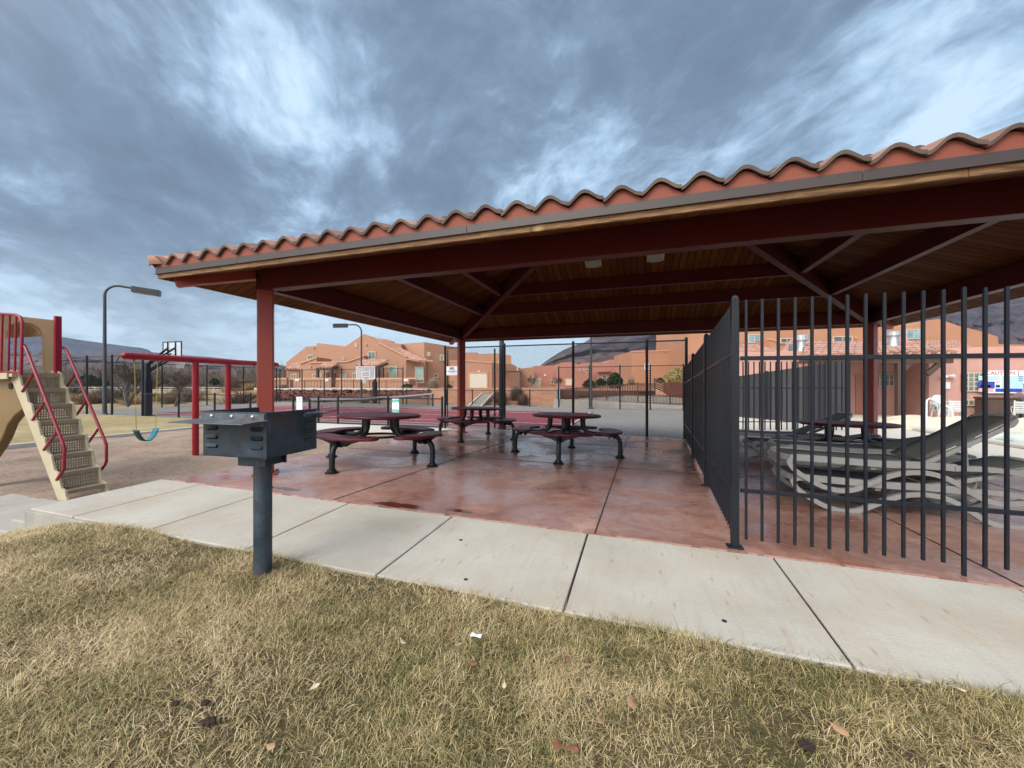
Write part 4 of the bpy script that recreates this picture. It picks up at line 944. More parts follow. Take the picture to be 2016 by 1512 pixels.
def hoop(base, ptop, bc, bdir, bw, bh, rimside, label):
    """base of the pole, backboard centre, direction along the board"""
    t = thing('basketball_hoop', label, 'basketball hoop', base, 0, 'basketball hoops at the court edges'); b = Vector(base); bc = Vector(bc) - b; u = Vector(bdir).normalized(); nrm = Vector((u.y, -u.x, 0)) * rimside
    m = MB(); m.span((-.10, -.10, 0), (.10, .10, ptop)); m.span((-.26, -.26, 0), (.26, .26, .03)); m.build('post', M['black'], t, bevel=.01)
    m = MB(); m.span((-.15, -.15, .05), (.15, .15, min(1.8, ptop * .75))); m.build('pole_pad', M['black'], t, bevel=.03)
    m = MB()
    for s in (-.28, .28):
        for z0, z1 in ((ptop - .05, bc.z + .18), (ptop - .42, bc.z - .30)): m.bar((u.x * s * .25, u.y * s * .25, z0), bc + u * s - nrm * .03 + Vector((0, 0, z1 - bc.z)), .06, .09)
    m.bar((0, 0, ptop - .5), bc - nrm * .04 + Vector((0, 0, -.1)), .05, .05); m.build('arm', M['black'], t)
    rot = Matrix((u, nrm, UP)).transposed(); bb = MB(); bb.box(bc, (bw, .015, bh), rot); B = bb.build('backboard', M['plex'], t)
    m = MB()
    for s in (-1, 1):
        m.box(bc + u * s * (bw / 2 - .02), (.05, .045, bh), rot); m.box(bc + UP * s * (bh / 2 - .02), (bw - .09, .045, .05), rot)
    m.build('frame', M['white'] if rimside * 0 + 1 and 'townhouse' in label else M['polemetal'], B)
    m = MB()
    for s in (-1, 1):
        m.box(bc + nrm * .012 + u * s * .29 + UP * -.12, (.05, .006, .45), rot); m.box(bc + nrm * .012 + UP * (-.12 + s * .205), (.53, .006, .05), rot)
        m.bar(bc - nrm * .03 + u * s * .29 + UP * (bh / 2 - .04), bc - nrm * .03 + u * s * .29 - UP * (bh / 2 - .04), .05, .04)
    m.build('target_square', M['white'] if 'townhouse' in label else M['black'], B)
    rc = bc + nrm * .38 + UP * (-bh / 2 + .12); m = MB(); m.tube([rc + Vector((.23 * math.cos(a), .23 * math.sin(a), 0)) for a in [2 * math.pi * i / 24 for i in range(24)]], .012, 6, closed=True)
    m.bar(rc - nrm * .24, rc - nrm * .37, .16, .05); m.build('rim', M['red'], t, smooth=50)
    m = MB(); n = 14
    for i in range(n):
        a0 = 2 * math.pi * i / n; prev = None
        for sgn in (-1, 1): m.tube([rc + Vector(((.23 - .10 * k) * math.cos(a0 + sgn * k * 1.1), (.23 - .10 * k) * math.sin(a0 + sgn * k * 1.1), -.45 * k)) for k in (0, .33, .66, 1)], .008, 4)
    m.build('net', M['white'], t)
q = at_z(290, 819, -.3); bc = at_d(339, 692, 20.2)
hoop((q.x, q.y, -.3), 2.62, bc, RGT * .95 - FWD * .30, 1.42, 1.05, -1, 'basketball hoop seen from behind above the red swing beam')
q = at_z(738, 794, -.3); bc = at_d(719.8, 734, 30.6)
hoop((q.x, q.y, -.3), 3.0, bc, RGT * .97 + FWD * .2, 1.42, 1.0, 1, 'basketball hoop facing the shelter in front of the tan townhouse')

# ================================================================== CHAIN LINK FENCES, NET
def chain(t, a, b, z0, z1, pitch=.075, d=.0042):
    a = Vector((a[0], a[1], 0)); b = Vector((b[0], b[1], 0)); u = b - a; L = u.length; u.normalize(); nr = Vector((-u.y, u.x, 0)); h = z1 - z0
    V = []; Fc = []
    n = int((L + h) / pitch)
    def seg(x0, y0, x1, y1, off):
        p = a + u * x0 + nr * off; q = a + u * x1 + nr * off; dd = Vector((x1 - x0, y1 - y0)); dd.normalize(); pw = Vector((-dd.y, dd.x)) * d / 2; o = len(V)
        for P_, zz in ((p, z0 + y0), (q, z0 + y1)):
            c = P_ + UP * zz
            V.extend([c + u * pw.x + UP * pw.y, c - u * pw.x - UP * pw.y, c + nr * d])
        Fc.extend([(o, o + 1, o + 4, o + 3), (o + 1, o + 2, o + 5, o + 4), (o + 2, o, o + 3, o + 5)])
    for i in range(n + 1):
        s = i * pitch
        x0, y0 = (s, 0) if s <= L else (L, s - L)
        x1, y1 = (s - h, h) if s - h >= 0 else (0, s)
        if abs(x0 - x1) > .01: seg(x0, y0, x1, y1, 0); seg(L - x0, y0, L - x1, y1, d * 1.1)
    return mesh_np('chain_link', np.array([tuple(q) for q in V]), np.array(Fc), M['black'], None, t)
def pipe(t, name, a, b, r=.024, n=8): m = MB(); m.tube([a, b], r, n); return m.build(name, M['black'], t, smooth=50)
def cfence(label, pts, z0, z1, mesh=True, rails=(1.0,), pr=.035, pitch=.075, d=.0042, spans=None, group='black chain link fences round the courts', ext=.05):
    t = thing('chain_link_fence', label, 'chain link fence', (0, 0, 0), 0, group)
    for x, y in pts:
        m = MB(); m.tube([(x, y, z0 - .03), (x, y, z1 + ext)], pr, 10); m.lathe([(pr * 1.15, 0), (pr * .9, .03), (pr * .2, .045)], (x, y, z1 + ext), 10); m.build('post', M['black'], t, smooth=50)
    for i, (p, q) in enumerate(zip(pts, pts[1:])):
        if spans and not spans[i]: continue
        for k in rails:
            z = z0 + .05 + (z1 - z0 - .05) * k; pipe(t, 'rail', (p[0], p[1], z), (q[0], q[1], z), .021)
        if mesh: chain(t, p, q, z0 + .03, z1 - .01, pitch, d)
    return t
tf = cfence('tall black chain link fence along the back edge of the red slab', [(-6.5, 12.33), (-4.27, 12.33), (-1.95, 12.33), (.27, 12.33), (1.36, 12.33)], -.3, 2.58, pr=.042)
pipe(tf, 'gate_frame', (-6.40, 12.33, -.2), (-6.40, 12.33, 2.5), .02); pipe(tf, 'gate_frame', (-4.62, 12.33, -.2), (-4.62, 12.33, 2.5), .03)
cfence('low black chain link fence with sign boards in front of the red court', [(-13.45, 12.33), (-12.15, 12.33), (-11.19, 12.33), (-8.88, 12.33), (-6.62, 12.33)], -.3, .77, rails=(1.0, .02), pr=.04)
cfence('low black chain link fence left of the shelter, behind the swing', [(-23.0, 12.38), (-20.37, 12.36), (-18.0, 12.35), (-15.84, 12.34)], -.3, .82, pr=.04, pitch=.09)
cfence('tall black chain link fence behind the gooseneck lamp on the left', [(-31.3, 12.5), (-27.65, 12.48), (-25.55, 12.48), (-23.1, 12.45)], -.3, 2.72, pr=.05, pitch=.12, d=.003)
cfence('tall black chain link fence closing the far left end of the courts', [(-31.4, 12.62), (-31.4, 15.35), (-31.0, 17.8), (-30.7, 20.5), (-30.4, 23.1), (-30.2, 25.95)], -.3, 2.66, pr=.045, pitch=.14, d=.003)
cfence('tall black chain link fence between the far court and the townhouse', [(-30.1, 26.2), (-27.6, 26.2), (-25.2, 26.2), (-23.4, 26.2), (-19.7, 26.2), (-17.5, 26.2)], -.3, 2.52, pr=.045, pitch=.14, d=.003)
cfence('low black chain link fence along the far court by the orange bank', [(-17.2, 26.25), (-15.3, 26.25), (-13.7, 26.25), (-11.6, 26.25), (-9.4, 26.25), (-7.2, 26.25), (-5.2, 26.25)], -.3, .84, pr=.04, pitch=.10, d=.0035)
cfence('tall black chain link fence on the far court side by the ramp', [(-5.1, 26.0), (-3.0, 25.7), (-1.05, 25.4), (.75, 25.2), (2.6, 25.0)], -.3, 2.42, pr=.045, pitch=.12, d=.003)
t = thing('tennis_net', 'tennis net with a white top band across the red court', 'tennis net', (0, 0, 0))
for y in (13.7, 24.7): m = MB(); m.tube([(-14, y, -.3), (-14, y, .62)], .05, 10); m.build('post', M['black'], t, smooth=50)
m = MB(); n = 24; vs = []
for i in range(n + 1):
    y = 13.7 + 11 * i / n; z = .57 - .10 * (1 - (2 * i / n - 1) ** 2)
    vs += [(-14.01, y, z), (-14.01, y, z + .10), (-13.99, y, z + .10), (-13.99, y, z)]
m.add(vs, [(i * 4 + a, i * 4 + b, i * 4 + 4 + b, i * 4 + 4 + a) for i in range(n) for a, b in ((0, 1), (1, 2), (2, 3), (3, 0))]); m.build('top_band', M['white'], t)
m = MB(); d = .005
for i in range(140): y = 13.75 + 10.9 * i / 139; zt = .57 - .10 * (1 - (2 * (i / 139) - 1) ** 2); m.span((-14 - d, y - d, -.25), (-14 + d, y + d, zt))
for j in range(8): m.span((-14 - d, 13.75, -.25 + j * .10), (-14 + d, 24.65, -.25 + j * .10 + 2 * d))
m.build('netting', M['black'], t)

# ================================================================== SIGNS
def sign(name, label, centre, w, h, lines, mat='signwhite', group=None, y=None):
    t = thing(name, label, 'sign', centre, 0, group); m = MB(); m.span((-w / 2, -.004, -h / 2), (w / 2, .004, h / 2)); m.build('board', M[mat], t, bevel=.001); rx = (R(90), 0, 0)
    for L_ in lines:
        if L_[0] == 'T': text(L_[1], L_[2], M[L_[3]], t, (L_[4], -.006, L_[5]), rx, bold=L_[6] if len(L_) > 6 else 0)
        else:
            _, x0, x1, z0, z1, mt = L_; m = MB(); m.span((x0, -.0065, z0), (x1, -.0045, z1)); m.build('panel', M[mt], t)
    return t
p = at_y(889.5, 730, 12.27); k = p.y / 12.27
sign('fence_sign', 'white sign headed NO wired to the tall chain link fence', (p.x, 12.275, p.z), .42, .31, [('T', 'NO', .11, 'ink', 0, .085, .006), ('B', -.18, .16, .015, .035, 'greyink'), ('B', -.13, .14, -.035, -.012, 'blue'), ('B', -.20, -.17, -.035, -.012, 'red'), ('B', .165, .20, -.035, -.012, 'red'), ('B', -.14, .14, -.075, -.055, 'greyink'), ('B', -.19, .19, -.13, -.11, 'pinkink')])
p = at_y(589, 794, 12.27)
sign('fence_sign', 'white sign with a pale red heading on the low fence', (p.x, 12.28, p.z), .30, .52, [('B', -.12, .12, .14, .22, 'pinkink'), ('B', -.11, .11, .05, .09, 'pinkink')] + [('B', -.11, .11, -.02 - .05 * i, -.005 - .05 * i, 'greyink') for i in range(4)])
p = at_y(778.5, 798.5, 12.27)
sign('fence_sign', 'white sign with green bands reading Please on the low fence', (p.x, 12.28, p.z), .30, .50, [('B', -.145, .145, .12, .22, 'green'), ('B', -.145, .145, -.235, -.145, 'green'), ('T', 'Please', .085, 'signwhite', 0, .17), ('T', 'Thank You', .058, 'signwhite', 0, -.19)] + [('B', -.11, .11, .06 - .035 * i, .068 - .035 * i, 'greyink') for i in range(5)])

# ================================================================== BUILDINGS
def mk_tilefar(name, ax):
    m, nt, b = newmat(name); t = NT(nt); sp = t.n('ShaderNodeSeparateXYZ'); t.l(t.n('ShaderNodeNewGeometry').outputs['Position'], sp.inputs[0])
    u = t.m('FRACT', t.m('DIVIDE', sp.outputs[ax], .34)); w = t.m('ABSOLUTE', t.m('SUBTRACT', u, .5)); r = t.m('FRACT', t.m('ADD', t.m('DIVIDE', sp.outputs[2], .165), t.m('MULTIPLY', w, .9)))
    hgt = t.m('ADD', t.m('MULTIPLY', w, 1.4), t.m('MULTIPLY', r, -.5)); n1 = t.noise(t.obj(world=True), 1.7, 4, .6)
    c = t.ramp(n1, ((.3, (.33, .16, .115)), (.5, (.47, .25, .19)), (.7, (.57, .36, .28)))); gap = t.m('LESS_THAN', r, .16)
    t.l(t.mix(t.m('MULTIPLY', gap, .85), c, (.07, .03, .025)), b.inputs['Base Color']); b.inputs['Roughness'].default_value = .85; t.bump(b, hgt, .8, .08); return m
M['tilefar'] = mk_tilefar('far_clay_tiles', 0)
def wall(t, pts, d, th, mat='stucco', name='wall', d2=None):
    xs = [x for x, y in pts]; xa, xb = min(xs), max(xs); dd = lambda x: d if d2 is None else d + (d2 - d) * (x - xa) / (xb - xa)
    m = MB(); m.prism([at_d(x, y, dd(x)) for x, y in pts], FWD * th); return m.build(name, M[mat], t)
def roof(t, pts, mat='tilefar', th=.14, name='roof'):
    m = MB(); m.prism([at_d(x, y, d) for x, y, d in pts], (0, 0, th)); o = m.build(name, M[mat], t)
    if mat == 'tilefar':       # row of tile ends along the eave (the last two points)
        a = at_d(*pts[-1]); b = at_d(*pts[-2]); n = max(2, int((b - a).length / .34)); m = MB()
        for i in range(n):
            p = a + (b - a) * ((i + .5) / n); m.tube([p + Vector((0, 0, .09)) - FWD * .06, p + Vector((0, 0, .09)) + FWD * .25], .12, 8)
        m.build('eave_tiles', M['tile'], o)
    return o
def win(t, x0, y0, x1, y1, d, glass='glass', cols=1, rows=1, fw=.09, fmat='frame'):
    d -= .05; m = MB(); P = lambda x, y: at_d(x, y, d); w = (P(x1, y0) - P(x0, y0)).length; h = P(x0, y0).z - P(x0, y1).z; c = (P(x0, y0) + P(x1, y1)) / 2; rot = Matrix((RGT, FWD, UP)).transposed()
    for s in (-1, 1): m.box(c + RGT * s * (w / 2 - fw / 2), (fw, .09, h), rot); m.box(c + UP * s * (h / 2 - fw / 2), (w - 2 * fw, .09, fw), rot)
    for i in range(1, cols): m.box(c + RGT * (-w / 2 + w * i / cols), (fw * .7, .07, h - 2 * fw), rot)
    for i in range(1, rows): m.box(c + UP * (-h / 2 + h * i / rows), (w - 2 * fw, .065, fw * .7), rot)
    f = m.build('window', M[fmat], t); m = MB(); m.box(c + FWD * .01, (w - fw, .03, h - fw), rot); m.build('pane', M[glass], f); return f
def coping(t, pts, d, th, w=.16): # pale rounded parapet edge along a polyline
    m = MB(); P = [at_d(x, y, d) + FWD * th / 2 for x, y in pts]
    for a, b in zip(P, P[1:]): m.bar(a, b, th + .05, w, up=(0, 0, 1))
    return m.build('coping', M['coping'], t)
def plate(t, x0, y0, x1, y1, d, mat, name, th=.08):
    m = MB(); m.prism([at_d(x, y, d - th) for x, y in ((x0, y0), (x1, y0), (x1, y1), (x0, y1))], FWD * th); return m.build(name, M[mat], t)
G = 772
def house_a():
    t = thing('townhouse', 'large tan adobe townhouse with gables and tiled porch roofs beyond the courts', 'house', at_d(725, 763, 50))
    t.location = (0, 0, 0)
    wall(t, [(563, G), (563, 714), (601.5, 684), (601.5, 682.5), (623.5, 681), (623.5, 675.2), (682, 682), (682, G)], 56, 8)
    wall(t, [(664, G), (664, 691), (680, 682), (716.5, 657.3), (742, 671), (776, 675), (790, 677), (790, G)], 54.5, 8)
    roof(t, [(731, 666, 58), (766, 670, 58), (777, 675, 55.5), (738, 672, 55.5)])
    wall(t, [(775, G), (775, 679), (786.5, 676.8), (835.4, 673.6), (835.4, G)], 57.5, 8, d2=53.4); wall(t, [(835.45, G), (835.45, 673.6), (885.5, 681.2), (900, 684), (900, G)], 53.4, 9, d2=56.5)
    coping(t, [(836, 706), (842, 710.3), (852, 710.3)], 53.0, .4)
    wall(t, [(717.5, G), (717.5, 672.2), (746.6, 675.2), (799.7, 702.5), (799.7, G)], 50.5, 3.2); coping(t, [(746.6, 675.2), (799.9, 702.6)], 50.4, .5)
    wall(t, [(799.75, G), (799.75, 711), (839, 713.5), (839, G)], 50.55, 5, d2=52.6)
    roof(t, [(769.4, 683.7, 54), (787, 685.5, 54), (840.5, 712.3, 50.2), (800.6, 709, 50.2)]); m = MB(); m.bar(at_d(839, 714, 50.2), at_d(839, 756, 50.2), .1, .1); m.build('downpipe', M['door'], t)
    wall(t, [(609, G), (609, 714), (684.6, 711.8), (717.4, 699.7), (717.4, G)], 49.3, 4); coping(t, [(609, 714), (684.6, 711.9), (717.4, 699.8)], 49.2, .5)
    wall(t, [(590.5, G), (590.5, 715.5), (624, 703.3), (624, G)], 49.9, 4); coping(t, [(590.5, 715.5), (624, 703.4)], 49.8, .5)
    wall(t, [(565, G), (565, 727.5), (590, 727.5), (590, G)], 50.3, 4); roof(t, [(580, 715, 53), (592, 714.5, 53), (590.5, 727.6, 50), (562, 727.2, 50)])
    for x in (562.5, 590.2): m = MB(); m.bar(at_d(x, 728, 49.9), at_d(x, 746, 49.9), .12, .12); m.build('downpipe', M['door'], t)
    # tiled porches on dark timber
    for x0, x1, xr, ya, yb, posts in ((622, 652, 666.5, 716.6, 724.6, (625.5, 652.5)), (722, 743, 765.5, 709.6, 721, (744, 753))):
        roof(t, [(x0 + 15 if x0 < 700 else 717, ya, 49), (xr, ya, 49), (x1, yb, 46.8), (x0 if x0 < 700 else 700, yb, 46.8)])
        m = MB(); m.bar(at_d(x0 if x0 < 700 else 706, yb + 2, 46.9), at_d(x1 + 2, yb + 2, 46.9), .2, .25); m.bar(at_d(x1, yb + 3, 47), at_d(xr - 2, ya + 6, 49), .2, .25)
        for px in posts: m.bar(at_d(px, yb + 2, 46.9), at_d(px, 763, 46.9), .28, .28)
        m.build('porch_frame', M['brownwood'], t)
    for a in ((573, 736, 584, 745.5, 50.3, 'glass', 2), (604.8, 698.8, 617, 708.8, 56, 'glass', 2), (615.2, 736, 623.4, 744.5, 49.3, 'glass', 2), (627, 736, 634.5, 741.5, 49.3, 'shade', 1), (669.5, 736, 683.5, 744.8, 49.3, 'shade', 1),
              (693.5, 734, 703, 748, 49.3, 'glass', 2), (674.2, 702.6, 678.3, 709.4, 54.5, 'darkglass', 1), (698.8, 675.6, 702.8, 683.6, 54.5, 'frame', 1), (724.4, 692, 739.4, 707.2, 50.5, 'glass', 2), (765.8, 720.8, 782, 744, 50.5, 'shade', 1),
              (817, 721.8, 834, 745.6, 51.5, 'shade', 1), (819, 746.5, 834, 754, 51.5, 'glass', 2), (841.5, 693.4, 847, 700.8, 53.6, 'darkglass', 2), (866, 698.2, 874, 709.6, 54.9, 'glass', 1), (855.4, 735.2, 862.6, 743.4, 54.3, 'darkglass', 1)):
        win(t, a[0], a[1], a[2], a[3], a[4], a[5], a[6])
    for x0, y0, x1, y1, d in ((651, 735, 661, 763, 49.3), (641, 733, 647, 763, 49.3), (744, 728, 751.5, 746, 50.5)): plate(t, x0, y0, x1, y1, d, 'door', 'door')
    for px, py, d in ((611, 722.5, 49.3), (617.5, 684.5, 56), (721, 678.5, 50.5), (665.5, 738, 49.3), (761, 736, 50.5)): plate(t, px - 1.1, py - 1.6, px + 1.1, py + 1.6, d, 'coping', 'wall_lamp', .16)
    y = thing('yard_wall', 'low tan stucco yard wall with pale coping before the large townhouse', 'wall', (0, 0, 0))
    for x0, x1 in ((536, 564), (570, 651.5), (661, 820)): wall(y, [(x0, 766), (x0, 746), (x1, 745.2), (x1, 766)], 45.2, .3); coping(y, [(x0, 746), (x1, 745.2)], 45.18, .34, .2)
    plate(y, 571, 747, 575, 763, 45.2, 'door', 'gate'); plate(y, 806.5, 746.5, 817, 758, 45.2, 'door', 'gate')
    for px in (584, 642.5, 799): plate(y, px - 4, 746.6, px + 4, 751, 45.2, 'white', 'number_plate', .05)
house_a()
def house_b():
    t = thing('garage_house', 'tan adobe house with a wide cream garage door behind the court', 'house', (0, 0, 0))
    wall(t, [(900.1, G), (900.1, 694), (938.5, 693.8), (938.5, 697.2), (978, 695.5), (990, 697.5), (1006.3, 699.8), (1006.3, G)], 52, 8)
    wall(t, [(885, G), (885, 711), (919, 710), (968.5, 713.8), (968.5, G)], 49, 3); coping(t, [(885, 711), (919, 710), (968.5, 713.8)], 48.95, .4)
    wall(t, [(968.6, G), (968.6, 714), (1006, 717), (1026, 725.5), (1026, G)], 49.2, 4, d2=52); wall(t, [(1006.4, G), (1006.4, 716), (1026, 726), (1052, 724), (1052, G)], 54.5, 5)
    win(t, 922, 732.6, 960.5, 767.5, 49, 'garage', 1, 1, .16, 'coping'); win(t, 981, 711.5, 986.5, 724, 50.4, 'glass')
    m = MB(); m.bar(at_d(981, 731.6, 50.1), at_d(1024.5, 731.6, 50.1), .2, .2); m.bar(at_d(1024.5, 731, 50.1), at_d(1024.5, 767, 50.1), .18, .18); m.build('trellis', M['brownwood'], t)
    for px, py in ((943, 731), (976, 734)): plate(t, px - 2, py - 1, px + 2, py + 1, 49 if px < 960 else 50.4, 'white', 'wall_lamp', .15)
    m = MB(); m.tube([at_d(1018.5, 731, 50.2), at_d(1018.5, 719, 50.2)], .05, 6); m.build('vent_pipe', M['white'], t)
    t = thing('adobe_house', 'rose stucco house row with a white garage door and small gables', 'house', (0, 0, 0))
    wall(t, [(1026, G), (1026, 725.5), (1050, 722.8), (1050, 720.8), (1080, 719.6), (1090, 719.6), (1106, 713.5), (1127, 713.5), (1137, 716.8), (1144, 716.8), (1150, 714), (1194, 713.5), (1203, 708.3), (1233, 706.4), (1235.5, 704.3), (1243, 709), (1243, G)], 60, 8, 'stuccorose')
    wall(t, [(1094, G), (1094, 731), (1112, 727), (1140, 729), (1160, 733), (1160, G)], 58, 2, 'stuccorose'); wall(t, [(1178, G), (1178, 734), (1202, 733.6), (1202, 722), (1244, 715), (1244, G)], 57.5, 2.4, 'stuccorose')
    win(t, 1043, 742, 1066.5, 766, 60, 'garage', 1, 1, .16, 'coping'); win(t, 1112, 744.5, 1127.5, 760, 58, 'garage', 1, 1, .14, 'coping')
    for a in ((1084, 747, 1090, 756, 60), (1140, 726.5, 1150, 731, 58), (1153, 726.5, 1159, 733, 58), (1185, 738, 1195, 756, 57.5), (1228, 727, 1236, 733, 57.5)): win(t, *a[:4], a[4], 'glass')
    for px, py in ((1073, 738.5),): plate(t, px - 2, py - 1.4, px + 2, py + 1.4, 60, 'white', 'wall_lamp', .15)
    m = MB(); m.bar(at_d(1177, 733.8, 57.2), at_d(1203, 733.2, 57.2), .2, .25); m.build('lintel', M['door'], t)
    roof(t, [(1222, 735, 57), (1240, 735.4, 57), (1242, 740, 55.6), (1219, 736.5, 55.6)]); m = MB(); m.bar(at_d(1224, 739, 56), at_d(1224, 752, 56), .25, .25); m.bar(at_d(1238, 741, 56), at_d(1238, 752, 56), .25, .25); m.build('porch_post', M['brownwood'], t)
    t = thing('adobe_house', 'plain orange stucco house block with two small blue windows by the mesa', 'house', (0, 0, 0))
    wall(t, [(1243, G), (1243, 691.8), (1327, 690), (1335.6, 678.8), (1351, 678), (1380, 678), (1380, G)], 47, 8, 'stucco2'); coping(t, [(1243, 691.8), (1327, 690)], 46.95, .4)
    win(t, 1268.5, 717, 1279.5, 727.5, 47, 'blueglass', 1, 1, .07, 'white'); win(t, 1318, 717, 1329.5, 725.5, 47, 'blueglass', 1, 1, .07, 'white'); m = MB(); m.tube([at_d(1324, 690, 49), at_d(1324, 681, 49)], .06, 6); m.build('vent_pipe', M['white'], t)
    t = thing('adobe_house', 'tall orange stucco house with a stepped gable behind the pink pool building', 'house', (0, 0, 0))
    wall(t, [(1353, 760), (1353, 634), (1767, 634), (1767, 645.7), (1847, 627.7), (1890, 642), (1934, 653), (1964.6, 662.6), (1965.6, 677.4), (2016, 678.5), (2500, 678), (2500, 760)], 42, 9, 'stucco2')
    wall(t, [(1516, 760), (1516, 667), (1530, 672), (1545, 676), (1545, 760)], 39.5, 2.3, 'stucco2'); coping(t, [(1516, 667), (1530, 672), (1545, 676)], 39.45, .4)
    wall(t, [(1580, 760), (1580, 664), (1600, 657), (1640, 672), (1640, 760)], 39.8, 2, 'stucco2')
    wall(t, [(1370, 760), (1370, 696), (1516, 696), (1516, 760)], 38.5, 3, 'stucco2'); wall(t, [(1790, 760), (1790, 689), (1915, 688), (1915, 760)], 38.5, 3, 'stucco2')
    roof(t, [(1440, 680, 41.5), (1518, 679.4, 41.5), (1531, 694.5, 38.2), (1440, 697, 38.2)]); roof(t, [(1780, 673.4, 41.5), (1883, 671.6, 41.5), (1918, 687, 38.2), (1780, 688.5, 38.2)])
    for a in ((1473, 658, 1498, 676), (1640, 662, 1678, 674.5), (1783.7, 647.8, 1813.5, 668.2)): win(t, *a, 42, 'blueglass' if a[0] > 1700 or a[0] < 1500 else 'glass', 2)
    win(t, 1536, 665.5, 1562, 676, 39.4, 'glass', 2)
    for px, py in ((1686, 664.5),): plate(t, px - 1.6, py - 2, px + 1.6, py + 2, 42, 'coping', 'wall_lamp', .15)
house_b()
def wally(t, pts, Y, th, mat='pink', name='wall'): m = MB(); m.prism([at_y(x, y, Y) for x, y in pts], (0, th, 0)); return m.build(name, M[mat], t)
def boxy(t, x0, y0, x1, y1, Y, th, mat, name, bevel=None):
    a = at_y(x0, y0, Y); b = at_y(x1, y1, Y); m = MB(); m.span((a.x, Y - th, b.z), (b.x, Y, a.z)); return m.build(name, M[mat], t, bevel=bevel)
def blocks(t, x0, y0, x1, y1, Y, nx, nz):
    a = at_y(x0, y0, Y); b = at_y(x1, y1, Y); m = MB(); w = (b.x - a.x) / nx; h = (a.z - b.z) / nz
    m.span((a.x - .05, Y - .10, b.z - .05), (b.x + .05, Y - .06, b.z)); m.span((a.x - .05, Y - .10, a.z), (b.x + .05, Y - .06, a.z + .05)); m.span((a.x - .05, Y - .10, b.z), (a.x, Y - .06, a.z)); m.span((b.x, Y - .10, b.z), (b.x + .05, Y - .06, a.z))
    for i in range(1, nx): m.span((a.x + i * w - .018, Y - .095, b.z), (a.x + i * w + .018, Y - .05, a.z))
    for j in range(1, nz): m.span((a.x, Y - .094, b.z + j * h - .018), (b.x, Y - .051, b.z + j * h + .018))
    f = m.build('window', M['frame'], t); m = MB()
    for i in range(nx):
        for j in range(nz): m.span((a.x + i * w + .02, Y - .085, b.z + j * h + .02), (a.x + (i + 1) * w - .02, Y - .02, b.z + (j + 1) * h - .02))
    m.build('glass_block', M['glassblock'], f, bevel=.02)
M['glassblock'] = mk_glass('glass_block', (.17, .20, .20), .12)
